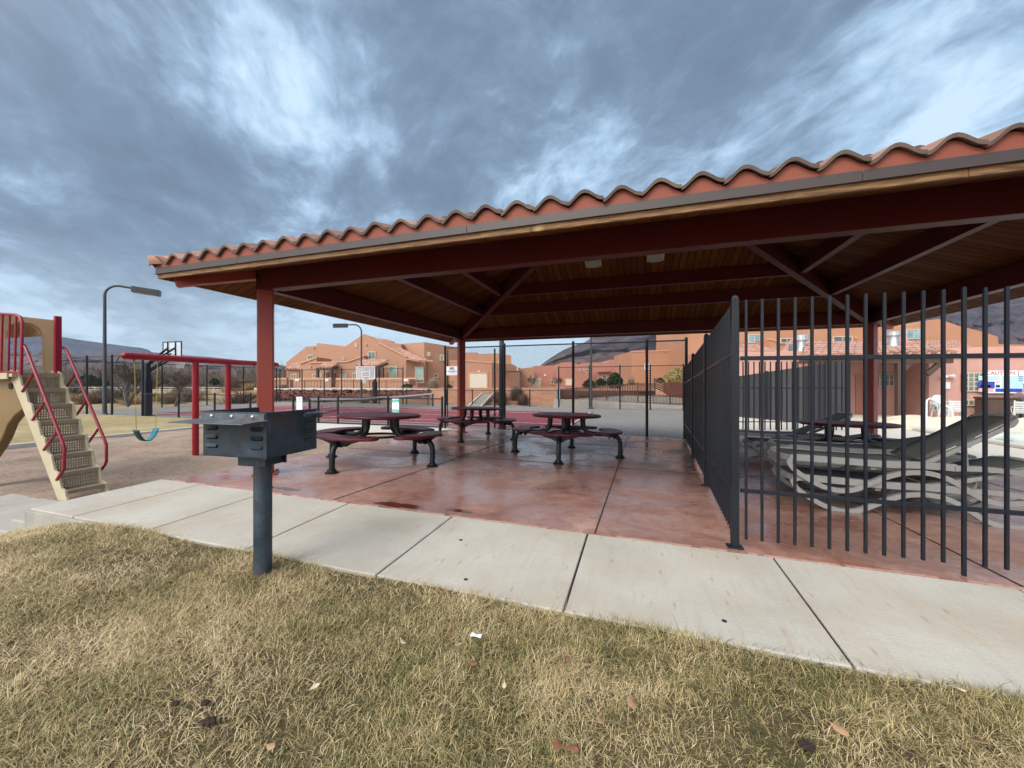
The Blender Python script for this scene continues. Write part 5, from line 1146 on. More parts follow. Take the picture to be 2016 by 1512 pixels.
def pool_building():
    t = thing('pool_building', 'pink stucco pool building with tiled porch roof and metal vents', 'building', (0, 0, 0)); Y = 24.4
    wally(t, [(1380, 832), (1380, 697), (1598, 694.5), (1598, 832)], 25.2, 4); boxy(t, 1380, 695.5, 1598, 703.5, 25.2, .12, 'pink', 'parapet_band', .03)
    wally(t, [(1540, 696), (1562, 667), (1567, 667), (1592, 696)], 25.6, .5, name='gable'); m = MB(); p = at_y(1557, 685, 25.5); m.box(p, (.16, .1, .42)); m.build('gable_slot', M['glass'], t)
    wally(t, [(1829, 832), (1829, 687), (2500, 686), (2500, 832)], Y, 5); boxy(t, 1829, 686, 2500, 694, Y, .12, 'pink', 'parapet_band', .03)
    wally(t, [(1598.5, 832), (1598.5, 708), (1828.6, 708), (1828.6, 832)], 26.3, .3, name='porch_wall'); wally(t, [(1764, 706), (1764, 662), (1772, 659), (1779, 662), (1812, 688), (1829, 700), (1829, 712)], 26.0, .25, name='gable')
    # tiled porch roof on a dark beam, brackets and posts
    P = lambda x, y, Yq: at_y(x, y, Yq); m = MB(); m.prism([P(1583, 676, 27.2), P(1800, 675.5, 27.2), P(1886, 697.5, 22.6), P(1583, 704.5, 22.6)], (0, 0, .14)); rf = m.build('roof', M['tilefar'], t)
    a = P(1583, 704.5, 22.6); b = P(1886, 697.5, 22.6); m = MB(); n = int((b - a).length / .34)
    for i in range(n): p = a + (b - a) * ((i + .5) / n); m.tube([p + Vector((0, -.08, .08)), p + Vector((0, .3, .17))], .10, 8)
    m.build('eave_tiles', M['tile'], rf)
    m = MB(); m.bar(P(1575, 711, 22.9), P(1873, 709.5, 22.9), .25, .26)
    for px in (1657, 1771): q = P(px, 712, 22.9); m.span((q.x - .13, 22.77, -.33), (q.x + .13, 23.03, q.z))
    m.bar(P(1825, 737, 22.9), P(1852, 714, 22.9), .2, .2); m.bar(P(1771, 735, 22.9), P(1790, 714, 22.9), .2, .2); m.build('porch_frame', M['brownwood'], t)
    for px in (1569, 1757.5):
        px = 1580 + (px - 1569) if px < 1600 else px
    for px, yb, yt, yc, yo in ((1577, 697, 682.5, 671, 660.5), (1759, 683, 668, 662, 654)):
        q = P(px, yb, 25.4); k = (q.z - P(px, yt, 25.4).z); z1 = P(px, yt, 25.4).z; z2 = P(px, yc, 25.4).z; z3 = P(px, yo, 25.4).z; m = MB()
        m.lathe([(.36, q.z - .3), (.25, q.z + .1), (.22, z1), (.22, z2)], (q.x, 25.4, 0), 18); m.lathe([(.30, z2 - .02), (.30, z2), (.34, z2 + .02), (.34, z3), (.20, z3 + .05)], (q.x, 25.4, 0), 18)
        for i in range(8): aq = 2 * math.pi * i / 8; m.box((q.x + .345 * math.cos(aq), 25.4 + .345 * math.sin(aq), (z2 + z3) / 2), (.03, .12, z3 - z2 - .05), Matrix.Rotation(aq, 3, 'Z'))
        m.build('roof_vent', M['spring'], t, smooth=40)
    blocks(t, 1731, 738, 1767, 759, 26.3, 4, 2); blocks(t, 1893, 735.5, 1936, 768.5, Y, 4, 4); blocks(t, 1893, 788, 1938, 797, Y, 4, 1)
    boxy(t, 1684, 738, 1698, 815, 26.3, .06, 'stuccorose', 'door'); boxy(t, 1801.5, 736, 1809.5, 815, 26.3, .06, 'closure', 'door')
    m = MB(); q = P(1861, 741, Y)
    for s in (-.17, .17): m.tube([(q.x + s * 1.3, Y - .22, q.z), (q.x + s * .5, Y - .08, q.z + .02)], [.10, .06], 10)
    m.span((q.x - .08, Y - .1, q.z - .06), (q.x + .08, Y, q.z + .06)); m.build('flood_light', M['white'], t)
    m = MB(); q = P(1863, 759, Y); m.span((q.x - .10, Y - .08, q.z - .16), (q.x + .10, Y, q.z + .16)); m.build('meter_box', M['white'], t)
pool_building()
p0 = at_y(1937.5, 729.5, 24.2); p1 = at_y(2006, 774.5, 24.2); w = p1.x - p0.x; h = p0.z - p1.z
sign('pool_rules_sign', 'large pool rules board headed CAUTION on the pink wall', ((p0.x + p1.x) / 2, 24.25, (p0.z + p1.z) / 2), w, h,
     [('T', 'CAUTION', .225, 'red', 0, h / 2 - .13, .004), ('B', -.78, -.02, h / 2 - .46, h / 2 - .25, 'paleblue'), ('B', .05, .78, h / 2 - .85, h / 2 - .25, 'paleblue'), ('B', -.78, -.20, h / 2 - .84, h / 2 - .52, 'blue'), ('B', -.16, -.02, h / 2 - .58, h / 2 - .50, 'pinkink'),
      ('B', -.16, -.02, h / 2 - .84, h / 2 - .62, 'paleblue'), ('B', -.78, -.24, -h / 2 + .06, -h / 2 + .24, 'pinkink'), ('B', -.18, .74, -h / 2 + .06, -h / 2 + .22, 'blue'), ('B', -.18, -.02, -h / 2 + .28, -h / 2 + .38, 'pinkink'), ('B', -.7, -.6, -h / 2 + .28, -h / 2 + .38, 'greyink'), ('B', -.45, -.35, -h / 2 + .28, -h / 2 + .38, 'greyink')])
p0 = at_y(2008, 729.5, 24.2); p1 = at_y(2040, 755, 24.2)
sign('pool_rules_sign', 'smaller white notice right beside the large pool rules board', ((p0.x + p1.x) / 2, 24.25, (p0.z + p1.z) / 2), p1.x - p0.x, p0.z - p1.z, [('B', -.3, .3, .22 - .1 * i, .25 - .1 * i, 'greyink') for i in range(5)])

# pool, cover, handrail, patio things
def build_pool():
    m = MB()
    for a, b in (((9.2, 8.7), (21, 9.0)), ((9.2, 17.0), (21, 17.3)), ((9.2, 9.01), (9.5, 16.99))): m.span((a[0], a[1], -.33), (b[0], b[1], -.24))
    struct(m.build('pool_coping', M['roadpale'], bevel=.02)); struct(sheet('water', 9.51, 21, 9.01, 16.99, lambda x, y: -.29, M['water'], .03))
    xs = np.linspace(8.6, 21, 90); ys = np.linspace(17.4, 19.4, 24); gx, gy = np.meshgrid(xs, ys); k = np.clip(np.minimum(gy - 17.4, 19.4 - gy) / .5, 0, 1) * np.clip((gx - 8.6) / .5, 0, 1)
    z = -.33 + k * (.30 + .12 * np.sin(gy * 7 + np.sin(gx * 1.3) * 1.5) + .08 * np.sin(gx * 2.1 + gy * 3)); v = np.stack([gx, gy, z], -1).reshape(-1, 3); i = np.arange(23)[:, None] * 90 + np.arange(89)[None]
    f = np.stack([i, i + 1, i + 91, i + 90], -1).reshape(-1, 4); o = mesh_np('pool_cover', v, f, M['poolcover']); o.data.polygons.foreach_set('use_smooth', [True] * len(f)); tag(o, 'tan fabric pool cover folded up beside the pool water', 'pool cover')
    m = MB(); pts = [at_y(x, y, 17.9) for x, y in ((1824, 838), (1824, 795), (1825, 788), (1830, 784), (1840, 788.5), (1864, 800), (1871, 804), (1875, 812), (1875.5, 838))]
    m.tube(pts, .028, 10); tag(m.build('pool_handrail', M['white'], smooth=60), 'white tubular pool handrail in front of the pink wall', 'handrail')
build_pool()
def plastic_chair(p, rz, label, slat):
    t = thing('plastic_chair', label, 'chair', p, rz, 'white plastic patio chairs'); m = MB(); m.box((0, 0, .42), (.46, .44, .03)); m.build('seat', M['whiteplastic'], t, bevel=.012)
    if slat:
        m = MB()
        for i in range(6): m.box((0, .22 + .02 * i, .50 + .075 * i), (.40, .02, .05))
        for s in (-1, 1): m.bar((s * .22, .21, .44), (s * .21, .34, .95), .04, .03)
        m.build('backrest', M['whiteplastic'], t)
    else:
        vs = []; n = 14
        for i in range(n + 1):
            a = math.pi * i / n; x = .27 * math.cos(a); zt = .44 + .52 * (.45 + .55 * math.sin(a)); vs += [(x, .20 + .05 * math.sin(a), .44), (x, .24 + .12 * math.sin(a), zt)]
        m = MB(); m.add(vs, [(i * 2, i * 2 + 2, i * 2 + 3, i * 2 + 1) for i in range(n)]); o = m.build('backrest', M['whiteplastic'], t, smooth=50); so = o.modifiers.new('thickness', 'SOLIDIFY'); so.thickness = .02
    for sx in (-1, 1):
        for sy in (-1, 1): m = MB(); m.bar((sx * .20, sy * .19, .42), (sx * .25, sy * .24, 0), .045, .035); m.build('leg', M['whiteplastic'], t)
        m = MB(); m.tube([(sx * .24, -.20, .40), (sx * .27, -.20, .60), (sx * .27, -.12, .66), (sx * .26, .22, .66)], 1, rect=(.05, .025)); m.build('armrest', M['whiteplastic'], t)
q = at_y(1858, 820, 23.2); plastic_chair((q.x, 23.35, -.335), 0, 'white plastic chair with a rounded back against the pink wall', False)
plastic_chair((q.x + .03, 23.33, -.17), 0, 'white rounded plastic chair stacked on top of its twin', False)
q = at_y(1876, 820, 22.4); plastic_chair((q.x, 22.3, -.335), R(160), 'white slatted plastic chair beside the rounded chair stack', True)
q = at_y(2003, 820, 22.3); plastic_chair((q.x, 22.1, -.335), R(150), 'white slatted plastic chair below the pool rules board', True)
q = at_y(1963, 790, 23.4); t = thing('storage_box', 'brown plastic storage box below the caution board', 'storage box', (q.x, 23.4, -.335)); m = MB(); m.span((-.6, -.3, 0), (.55, .3, .95)); m.build('body', M['brownwood'], t, bevel=.03); m = MB(); m.span((-.63, -.33, .955), (.58, .33, 1.05)); m.build('lid', M['brownrail'], t, bevel=.03)
q = at_y(2006, 780, 23.5); t = thing('covered_grill', 'grey covered gas grill against the pink wall', 'gas grill', (q.x + .6, 23.5, -.335)); m = MB(); m.span((-.7, -.3, .1), (.7, .3, .95)); m.build('cover_body', M['polemetal'], t, bevel=.06); m = MB(); m.tube([(-.6, 0, .98), (.6, 0, .98)], .3, 14); m.build('hood', M['spring'], t, smooth=40)

# back fence of the pool and the dark boarded screen behind it
bf = thing('pool_fence', 'black picket fence behind the farthest pair of loungers', 'fence', (0, 0, 0))
a = at_d(1452, 756, 13.3); b = at_d(1668, 756, 13.3); a.z = b.z = 0; picket_run(bf, a, b, 21, 2.07, -.28, .03)
for z in (1.16, 0.0): rail(bf, (a.x, a.y, z), (b.x, b.y, z), .02, .03)
a = at_d(1398, 749, 21); b = at_d(1668, 709, 14.6); t = thing('board_screen', 'dark weathered board screen rising towards the pool building porch', 'fence', (0, 0, 0)); m = MB(); n = 66
for i in range(n):
    k = i / (n - 1); p = a + (b - a) * k; m.box((p.x, p.y, (p.z - .33) / 2), (.10, .03, p.z + .33), Matrix.Rotation(math.atan2(b.y - a.y, b.x - a.x), 3, 'Z'))
M['screen'] = surf('weathered_dark_boards', (.045, .042, .046), .8, .5, 3, 30, .3, .005, tone=.8, stretch=(5, 5, .5)); m.build('board', M['screen'], t)
for k in (0, .5, 1): p = a + (b - a) * k; m = MB(); m.span((p.x - .06, p.y - .1, -.33), (p.x + .06, p.y + .02, p.z + .05)); m.build('post', M['black'], t)

# ================================================================== BANKS, WALLS AND RAIL FENCES BEYOND THE COURTS
def rail_fence(label, a, b, h, n, np_=5, mat='brownrail', w=.05, pk=.03, top2=True):
    t = thing('rail_fence', label, 'fence', (0, 0, 0), 0, 'metal rail fences beyond the courts'); a = Vector(a); b = Vector(b); U = lambda k, z: a + (b - a) * k + Vector((0, 0, z))
    m = MB()
    for z in ((h, h * .86, .10) if top2 else (h, .12)): m.bar(U(0, z), U(1, z), w, w)
    m.build('rail', M[mat], t); m = MB()
    for i in range(n): m.bar(U(i / (n - 1), .10), U(i / (n - 1), h), pk * 1.5, pk * 1.5)
    m.build('picket_panel', M[mat], t)
    for i in range(np_): m = MB(); m.bar(U(i / (np_ - 1), -.3), U(i / (np_ - 1), h + .06), w * 1.4, w * 1.4); m.build('post', M[mat], t)
    return t
def gz(px, py, d): return at_d(px, py, d)
rail_fence('long thin brown rail fence along the path before the large townhouse', gz(536, 763.5, 42), gz(892, 766, 41), .82, 60, 12, w=.035, pk=.015)
rw = thing('rock_wall', 'dark red rock retaining wall below the townhouse path', 'wall', (0, 0, 0)); m = MB()
for i in range(520):
    px = random.uniform(520, 845); k = random.random(); yy = 768 + 17 * k; d = 38.5 - 2.5 * k
    m.box(at_d(px, yy, d), (random.uniform(.14, .42), random.uniform(.2, .5), random.uniform(.10, .26)), Matrix.Rotation(random.uniform(-.4, .4) + AZ, 3, 'Z') @ Matrix.Rotation(random.uniform(-.2, .2), 3, 'X'))
m.build('loose_rock', M['rock'], rw, bevel=.05); m = MB(); m.prism([at_d(510, 790, 38.6), at_d(850, 790, 38.6), at_d(850, 771, 38.6), at_d(510, 768, 38.6)], FWD * .7); m.build('wall_core', M['rock'], rw)
st_ = MB(); st_.prism([at_d(500, 767.5, 39.2), at_d(905, 768.5, 39.2), at_d(905, 764.5, 44.5), at_d(500, 764.5, 44.5)], (0, 0, .06)); struct(st_.build('upper_path', M['roadpale']))
m = MB(); m.prism([at_d(925, 803, 27.4), at_d(946, 803, 27.4), at_d(978, 768.5, 41), at_d(960, 768.5, 41)], (0, 0, .12)); struct(m.build('ramp_path', M['gravel']))
for x0, x1, x2, x3 in ((921.5, 924.5, 957, 959.5), (946.5, 949, 978.5, 981)):
    m = MB(); m.prism([at_d(x0, 803, 27.3), at_d(x1, 803, 27.3), at_d(x3, 768, 41), at_d(x2, 768, 41)], (0, 0, .2)); struct(m.build('kerb', M['roadpale']))
m = MB(); m.prism([at_d(880, 771.5, 41), at_d(1110, 770, 41), at_d(1110, 765.5, 45), at_d(880, 766, 45)], (0, 0, .08)); struct(m.build('road', M['roadpale']))
rw = thing('retaining_wall', 'red brown retaining wall beside the road above the orange bank', 'wall', (0, 0, 0)); m = MB(); m.prism([at_d(1034, 772, 38), at_d(1096, 772, 38), at_d(1096, 766.5, 38), at_d(1034, 770, 38)], FWD * .4); m.prism([at_d(1096, 790, 29.3), at_d(1290, 782, 30.4), at_d(1290, 770, 30.4), at_d(1255, 769, 30.3), at_d(1096, 768.5, 29.3)], FWD * .4); m.build('block', M['rock'], rw)
rail_fence('brown metal rail fence sloping up from its grey end post by the ramp', gz(1104, 784, 28.6), gz(1255, 771.5, 29.4), .66, 46, 6, pk=.035)
pb = thing('end_pillar', 'dark grey block pillar at the low end of the brown rail fence', 'pillar', (0, 0, 0)); m = MB(); a = at_d(1094.5, 765, 28.4); b = at_d(1102, 785, 28.4); m.box((a + b) / 2, ((b - a).dot(RGT), .4, a.z - b.z), Matrix.Rotation(AZ, 3, 'Z')); m.build('shaft', M['concretestep'], pb); m = MB(); m.box(Vector((((a + b) / 2).x, ((a + b) / 2).y, a.z + .05)), (.45, .5, .1), Matrix.Rotation(AZ, 3, 'Z')); m.build('cap', M['concretestep'], pb)
rail_fence('grey rail fence along the lower ramp edge, its right end lowest', gz(1164, 791, 27.6), gz(1352, 799, 26.2), .66, 70, 7, mat='brownrail', w=.04, pk=.022)
rail_fence('pale backed metal rail fence between the pillar fence and the stepped rails', gz(1256, 773, 30), gz(1290, 773.5, 30), .70, 16, 3, pk=.03)
t = thing('stair_rail', 'dark slatted stair rail dropping to the brown wall', 'railing', (0, 0, 0))
for i in range(5): m = MB(); m.bar(at_d(1288, 745.5 + 4.2 * i, 29.5), at_d(1314, 756 + 4.6 * i, 28.8), .05, .09); m.build('rail', M['brownwood'], t)
for px, y0, y1, d in ((1288, 744, 765, 29.5), (1314, 755, 778, 28.8)): m = MB(); m.bar(at_d(px, y0, d), at_d(px, y1, d), .09, .09); m.build('post', M['brownwood'], t)
t = thing('timber_wall', 'dark brown stepped timber wall ending at the black picket fence', 'wall', (0, 0, 0)); m = MB(); m.prism([at_d(x, y, 28.5) for x, y in ((1311, 774), (1311, 753.5), (1362, 753.5), (1362, 795), (1344, 788), (1322, 777.5))], FWD * .5); m.build('board', M['rock'], t)
m = MB(); m.prism([at_d(1085, 803.5, 26.6), at_d(1400, 811, 24.6), at_d(1400, 797, 26.4), at_d(1322, 779.5, 28.9), at_d(1230, 778, 29.6), at_d(1100, 787.5, 29.2)], (0, 0, -.4)); struct(m.build('gravel_slope', M['gravel']))
m = MB(); m.prism([at_d(1090, 805.5, 26.3), at_d(1400, 813, 24.3), at_d(1400, 802, 24.5), at_d(1180, 788.6, 26.55), at_d(1090, 785.5, 26.55)], FWD * .25); struct(m.build('low_bank_wall', M['gravel']))

# ================================================================== PLANTS
def twig_bush(name, r, h, n, mat, lean=.5, wid=.02, leaf=False):
    """a bush of n slender blades springing from the base (or leaf flakes through the crown)"""
    if leaf:
        u = RNG.normal(size=(n, 3)); u /= np.linalg.norm(u, axis=1)[:, None]; rad = RNG.random(n) ** .33; lump = 1 + .22 * np.sin(u[:, 0] * 5 + u[:, 2] * 4) * np.sin(u[:, 1] * 6 + 1)
        p = u * rad[:, None] * lump[:, None] * np.array([r, r, h / 2]); p[:, 2] += h / 2; taper = 1 - .55 * (p[:, 2] / h); p[:, :2] *= np.clip(taper, .1, 1)[:, None] * 1.3
        a = RNG.normal(size=(n, 3)); a /= np.linalg.norm(a, axis=1)[:, None]; b = np.cross(a, RNG.normal(size=(n, 3))); b /= np.linalg.norm(b, axis=1)[:, None]; s = RNG.uniform(.6, 1.4, n)[:, None] * wid
        v = np.stack([p - a * s, p + b * s * .6, p + a * s, p - b * s * .6], 1).reshape(-1, 3); f = np.arange(n * 4).reshape(n, 4); t = np.clip(RNG.normal(.5, .25, n), 0, 1)
    else:
        az = RNG.uniform(0, 2 * np.pi, n); el = np.clip(np.abs(RNG.normal(0, .75, n)), 0, 1.35); b0 = np.stack([np.cos(az) * r * .35 * RNG.random(n), np.sin(az) * r * .35 * RNG.random(n), np.zeros(n)], -1)
        L = RNG.uniform(.45, 1.05, n); d = np.stack([np.cos(az) * np.sin(el) * r, np.sin(az) * np.sin(el) * r, np.cos(el) * h], -1) * L[:, None]; mid = b0 + d * .55 + RNG.normal(0, .05, (n, 3)) * r; tip = b0 + d + RNG.normal(0, .08, (n, 3)) * r
        tip[:, 2] = np.abs(tip[:, 2]); mid[:, 2] = np.abs(mid[:, 2]); sd = np.stack([-np.sin(az), np.cos(az), RNG.normal(0, .4, n)], -1) * wid / 2
        v = np.stack([b0 - sd, b0 + sd, mid + sd * .8, mid - sd * .8, tip + sd * .3, tip - sd * .3], 1).reshape(-1, 3); o = np.arange(n)[:, None] * 6; f = np.concatenate([o + np.array([[0, 1, 2, 3]]), o + np.array([[3, 2, 4, 5]])], 1).reshape(-1, 4); t = np.repeat(np.clip(RNG.normal(.5, .25, n), 0, 1), 2)
    o = mesh_np(name, v, f, M[mat], t); return o
def bush(name, px, py, d, wpx, hpx, n, mat, label, cat='bush', leaf=False, wid=.03, group=None):
    p = at_d(px, py, d); r = wpx / 2 * d / F; h = hpx * d / F; o = twig_bush(name, r, h, n, mat, wid=wid, leaf=leaf); o.location = p; return tag(o, label, cat, group)
bush('dry_bush', 853, 768, 43, 34, 24, 900, 'sage', 'pale leafless bush on the path before the townhouse right corner', wid=.035)
bush('dry_bush', 717, 795, 34, 32, 20, 700, 'sage', 'pale sage bush at the foot of the far basketball post', wid=.03)
bush('dry_bush', 985, 794, 31, 46, 28, 1100, 'twig', 'broad tan dry bush on the orange bank left of the gate post', wid=.03)
bush('dry_bush', 1018, 789, 33, 44, 28, 1800, 'twiggrey', 'dark brown dry bush on top of the orange bank', wid=.03)
bush('dry_bush', 1030, 798, 29.5, 36, 24, 1200, 'twig', 'small brown dry bush low on the orange bank by the fence', wid=.025)
bush('shrub', 801, 764, 44.6, 22, 8, 500, 'juniper', 'dark green shrub at the yard gate of the townhouse', leaf=True, wid=.10)
bush('shrub', 883, 767, 43, 16, 10, 400, 'juniper', 'dark round shrub by the tan townhouse right end', leaf=True, wid=.10)
bush('dry_bush', 560, 764, 44.6, 14, 7, 300, 'twiggrey', 'dark brown clump against the yard wall left end', wid=.04)
bush('juniper', 1160, 765, 42, 24, 18, 900, 'juniper', 'small dark juniper behind the thin lamp pole', leaf=True, wid=.12)
bush('juniper', 1183, 760, 43, 20, 15, 800, 'juniper', 'rounded dark juniper in front of the teal window', leaf=True, wid=.12)
bush('juniper', 1211, 764, 40, 30, 30, 2200, 'juniper', 'tallest conical green juniper beside the tiled porch', leaf=True, wid=.12)
bush('yellow_bush', 1334, 756, 38, 52, 30, 3000, 'yellowbush', 'large yellow green bush above the brown timber wall', leaf=True, wid=.09)
bush('dry_bush', 1243, 757, 40, 18, 15, 500, 'sage', 'pale tan bush at the corner post of the rail fence', wid=.04)
bush('shrub', 1300, 754, 41, 16, 10, 400, 'juniper', 'low dark shrub behind the slatted stair rail', leaf=True, wid=.09)
def bare_tree(px, py, d, hpx, label, seed, spread=.5, forks=4, r0=.16, multi=1, mat='bark'):
    rnd = random.Random(seed); p = at_d(px, py, d); h = hpx * d / F; t = thing('bare_tree', label, 'tree', p, 0, 'leafless trees beyond the courts'); tr = MB(); cr = MB()
    def grow(a, dr, L, r, lev):
        pts = [a]; q = a; dd = dr.copy(); n = 4
        for i in range(n): dd = (dd + Vector((rnd.gauss(0, .13), rnd.gauss(0, .13), rnd.gauss(.05, .08)))).normalized(); q = q + dd * L / n; pts.append(q)
        rr = [max(.012, r * (1 - .40 * i / n)) for i in range(n + 1)]; (tr if lev < 2 else cr).tube(pts, rr, 6 if lev < 2 else 4, cap=False)
        if lev >= 5: return
        for k in range(forks if lev < 2 else 3 if lev < 4 else 2):
            i = rnd.choice((2, 3, 4)) if lev else rnd.choice((3, 4)); ax = Vector((rnd.gauss(0, 1), rnd.gauss(0, 1), rnd.gauss(0, .35))).normalized()
            grow(pts[i], (dd * (1 - spread * .5) + ax * spread).normalized(), L * rnd.uniform(.55, .82), rr[i] * rnd.uniform(.52, .72), lev + 1)
    for k in range(multi):
        dr = Vector((rnd.gauss(0, .22) if multi > 1 else 0, rnd.gauss(0, .22) if multi > 1 else 0, 1)).normalized(); grow(Vector((rnd.gauss(0, .12) * (multi > 1), 0, -.1)), dr, h * .33, r0, 0)
    tr.build('trunk', M[mat], t, smooth=60); cr.build('crown', M['twiggrey'], t)
bare_tree(252, 797, 26, 108, 'multi stemmed bare grey tree behind the gooseneck lamp pole', 3, .5, 4, .10, 4)
bare_tree(345, 797, 29, 98, 'spreading bare tree below the left basketball backboard', 8, .62, 5, .11)
bare_tree(520, 790, 44, 60, 'small bare tree behind the left shelter column', 5, .6, 4, .11)
bare_tree(1048, 767, 46, 32, 'small bare tree in front of the white garage door', 12, .55, 3, .07, 2)
bare_tree(1101, 766, 46, 30, 'thin bare sapling beside the grey end pillar', 21, .45, 3, .05, 2)
bare_tree(455, 772, 75, 46, 'distant bare tree over the pale field right of the swing', 31, .65, 4, .2)
dm = {}
for k, (mat, r, h, n) in enumerate((('twig', 1.5, 1.1, 420), ('drygrass', 1.7, .9, 460), ('twiggrey', 1.3, 1.4, 460))): dm[k] = (twig_bush('field_bush', r, h, n, mat, wid=.035), mat)
ncopy = [0, 0, 0]; spots = []
for i in range(46):
    px = RNG.uniform(60, 560); d = RNG.uniform(32, 58); spots.append((px, d, int(RNG.integers(0, 3))))
labs = ('brown twiggy bush in the dry field beyond the left court fence', 'straw coloured grass clump in the dry field beyond the left fence', 'grey leafless bush in the dry field beyond the left court fence'); grp = ('brown bushes in the dry field', 'straw clumps in the dry field', 'grey bushes in the dry field')
for px, d, k in spots:
    o = dm[k][0]
    if ncopy[k]: o = o.copy(); COL.objects.link(o)
    ncopy[k] += 1; q = at_d(px, HY, d); o.location = (q.x, q.y, float(land_z(q.x, q.y)) - .05); s = random.uniform(.6, 1.25); o.scale = (s * 1.2, s * 1.2, s); o.rotation_euler.z = random.uniform(0, 6.28); tag(o, labs[k], 'bush', grp[k])
bush('evergreen_tree', 172, 761, 92, 30, 24, 1600, 'juniper', 'dark round evergreen left of the gooseneck lamp, far across the field', 'tree', True, .25); bush('evergreen_tree', 196, 760, 95, 30, 15, 1200, 'juniper', 'low dark evergreen behind the gooseneck lamp pole, far across the field', 'tree', True, .25); bush('evergreen_tree', 422, 757, 105, 16, 12, 700, 'juniper', 'small dark pointed evergreen between the red swing posts, far away', 'tree', True, .3)
def woods():
    n = 42000; px = RNG.uniform(-150, 600, n); d = RNG.uniform(105, 190, n); c = np.floor(px / 9); hh = (4.2 + 4.2 * np.abs(np.sin(c * 12.9898) * 43758.5 % 1)) * (.6 + .4 * np.abs(np.cos((px / 9 % 1 - .5) * 3.14)))
    s = (px - CX) / F; x = (CA * s - SA) * d; y = (SA * s + CA) * d; z0 = RNG.random(n) * hh * .8; b = np.stack([x, y, -.6 + z0], -1); L = RNG.uniform(.8, 2.6, n); dr = np.stack([RNG.normal(0, .4, n), RNG.normal(0, .4, n), np.abs(RNG.normal(.8, .3, n))], -1); tip = b + dr * L[:, None]
    w = RNG.uniform(.04, .14, n)[:, None] * np.array([CA, SA, 0]); v = np.stack([b - w, b + w, tip + w * .3, tip - w * .3], 1).reshape(-1, 3); f = np.arange(n * 4).reshape(n, 4)
    tag(mesh_np('woods', v, f, M['woods'], np.clip(RNG.normal(.5, .25, n), 0, 1)), 'grey brown bare woodland across the dry field on the left', 'woods', kind='stuff')
woods()
t = thing('field_fence', 'white rail fence running along the far edge of the dry field', 'fence', (0, 0, 0)); m = MB()
for z in (.55, 1.0): m.bar(at_d(60, HY, 88).xy.to_3d() + Vector((0, 0, -.45 + z)), at_d(505, HY, 84).xy.to_3d() + Vector((0, 0, -.45 + z)), .06, .11)
m.build('rail', M['kerb'], t)
for i in range(22): q = at_d(60 + 445 * i / 21, HY, 88 - 4 * i / 21); m = MB(); m.span((q.x - .06, q.y - .06, -.5), (q.x + .06, q.y + .06, .62)); m.build('post', M['kerb'], t)
t = thing('stone_barn', 'low red brown stone house far off beside the shelter column', 'house', (0, 0, 0)); wall(t, [(455, 762), (455, 750), (482, 750), (482, 762)], 96, 6, 'rock'); roof(t, [(463, 746, 100), (482, 748, 100), (484, 750.5, 95.5), (453, 750.5, 95.5)], 'brownrail'); wall(t, [(459, 792), (459, 766), (486, 766), (486, 792)], 46, .6, 'rock')

# ================================================================== MESAS
def fbm(n, m, seed, oct_=6):
    r = np.random.default_rng(seed); out = np.zeros((n, m)); amp = 1.0; k = 4
    for o in range(oct_):
        g = r.random((k + 2, k * 2 + 2)); yy = np.linspace(0, k, n); xx = np.linspace(0, k * 2, m); yi = np.minimum(yy.astype(int), k); xi = np.minimum(xx.astype(int), 2 * k); fy = smooth(yy - yi)[:, None]; fx = smooth(xx - xi)[None]
        q = g[yi][:, xi] * (1 - fy) * (1 - fx) + g[yi + 1][:, xi] * fy * (1 - fx) + g[yi][:, xi + 1] * (1 - fy) * fx + g[yi + 1][:, xi + 1] * fy * fx
        out += amp * (q - .5); amp *= .55; k *= 2
    return out
def mesa(name, sky, d0, d1, mat, seed, cliff=.25, rough=.10):
    nx, ny = 420, 90; px = np.linspace(sky[0][0], sky[-1][0], nx); sy = np.interp(px, [p[0] for p in sky], [p[1] for p in sky]); k = np.linspace(0, 1, ny)[:, None]; nz = fbm(ny, nx, seed); rid = 1 - np.abs(fbm(ny, nx, seed + 1)) * 3
    prof = np.where(k < 1 - cliff, k / (1 - cliff) * .62, .62 + (k - 1 + cliff) / cliff * .38); d = d0 + (d1 - d0) * np.where(k < 1 - cliff, k / (1 - cliff) * .93, .93 + (k - 1 + cliff) / cliff * .07) + (d1 - d0) * .20 * nz * np.sin(np.pi * np.clip(k, 0, 1))
    hz = (HY - sy)[None] / F * d1 + 2; z = prof * hz + hz.max() * rough * (rid - .5) * np.sin(np.pi * k) * .8; s = (px - CX) / F; x = (CA * s - SA)[None] * d; y = (SA * s + CA)[None] * d; z = z - 1.5
    v = np.stack([x, y, z], -1).reshape(-1, 3); back = np.stack([x[-1] * 1.35, y[-1] * 1.35, z[-1] * .2], -1); v = np.concatenate([v, back]); i = np.arange(ny)[:, None] * nx + np.arange(nx - 1)[None]; f = np.stack([i, i + 1, i + nx + 1, i + nx], -1).reshape(-1, 4)
    o = mesh_np(name, v, f, M[mat]); return struct(o)
mesa('mesa', [(1020, 765), (1045, 742), (1064, 718), (1080, 706), (1100, 693), (1115, 685), (1128, 680), (1150, 673), (1165, 664), (1210, 648), (1300, 628), (1420, 606), (1560, 588), (1700, 570), (1850, 548), (2016, 520), (2400, 505), (3000, 640), (3200, 740)], 170, 520, 'mesa', 4)
mesa('mesa', [(-500, 640), (-200, 655), (0, 655), (126, 663.5), (171, 670.7), (207, 675.5), (249, 681), (279, 684.4), (293, 688), (298, 692.7), (317, 694.5), (362, 699), (419, 703), (467, 708), (500, 711.5), (520, 715), (545, 717), (575, 722), (640, 735), (720, 752)], 420, 1500, 'mesafar', 9, .18, .06)

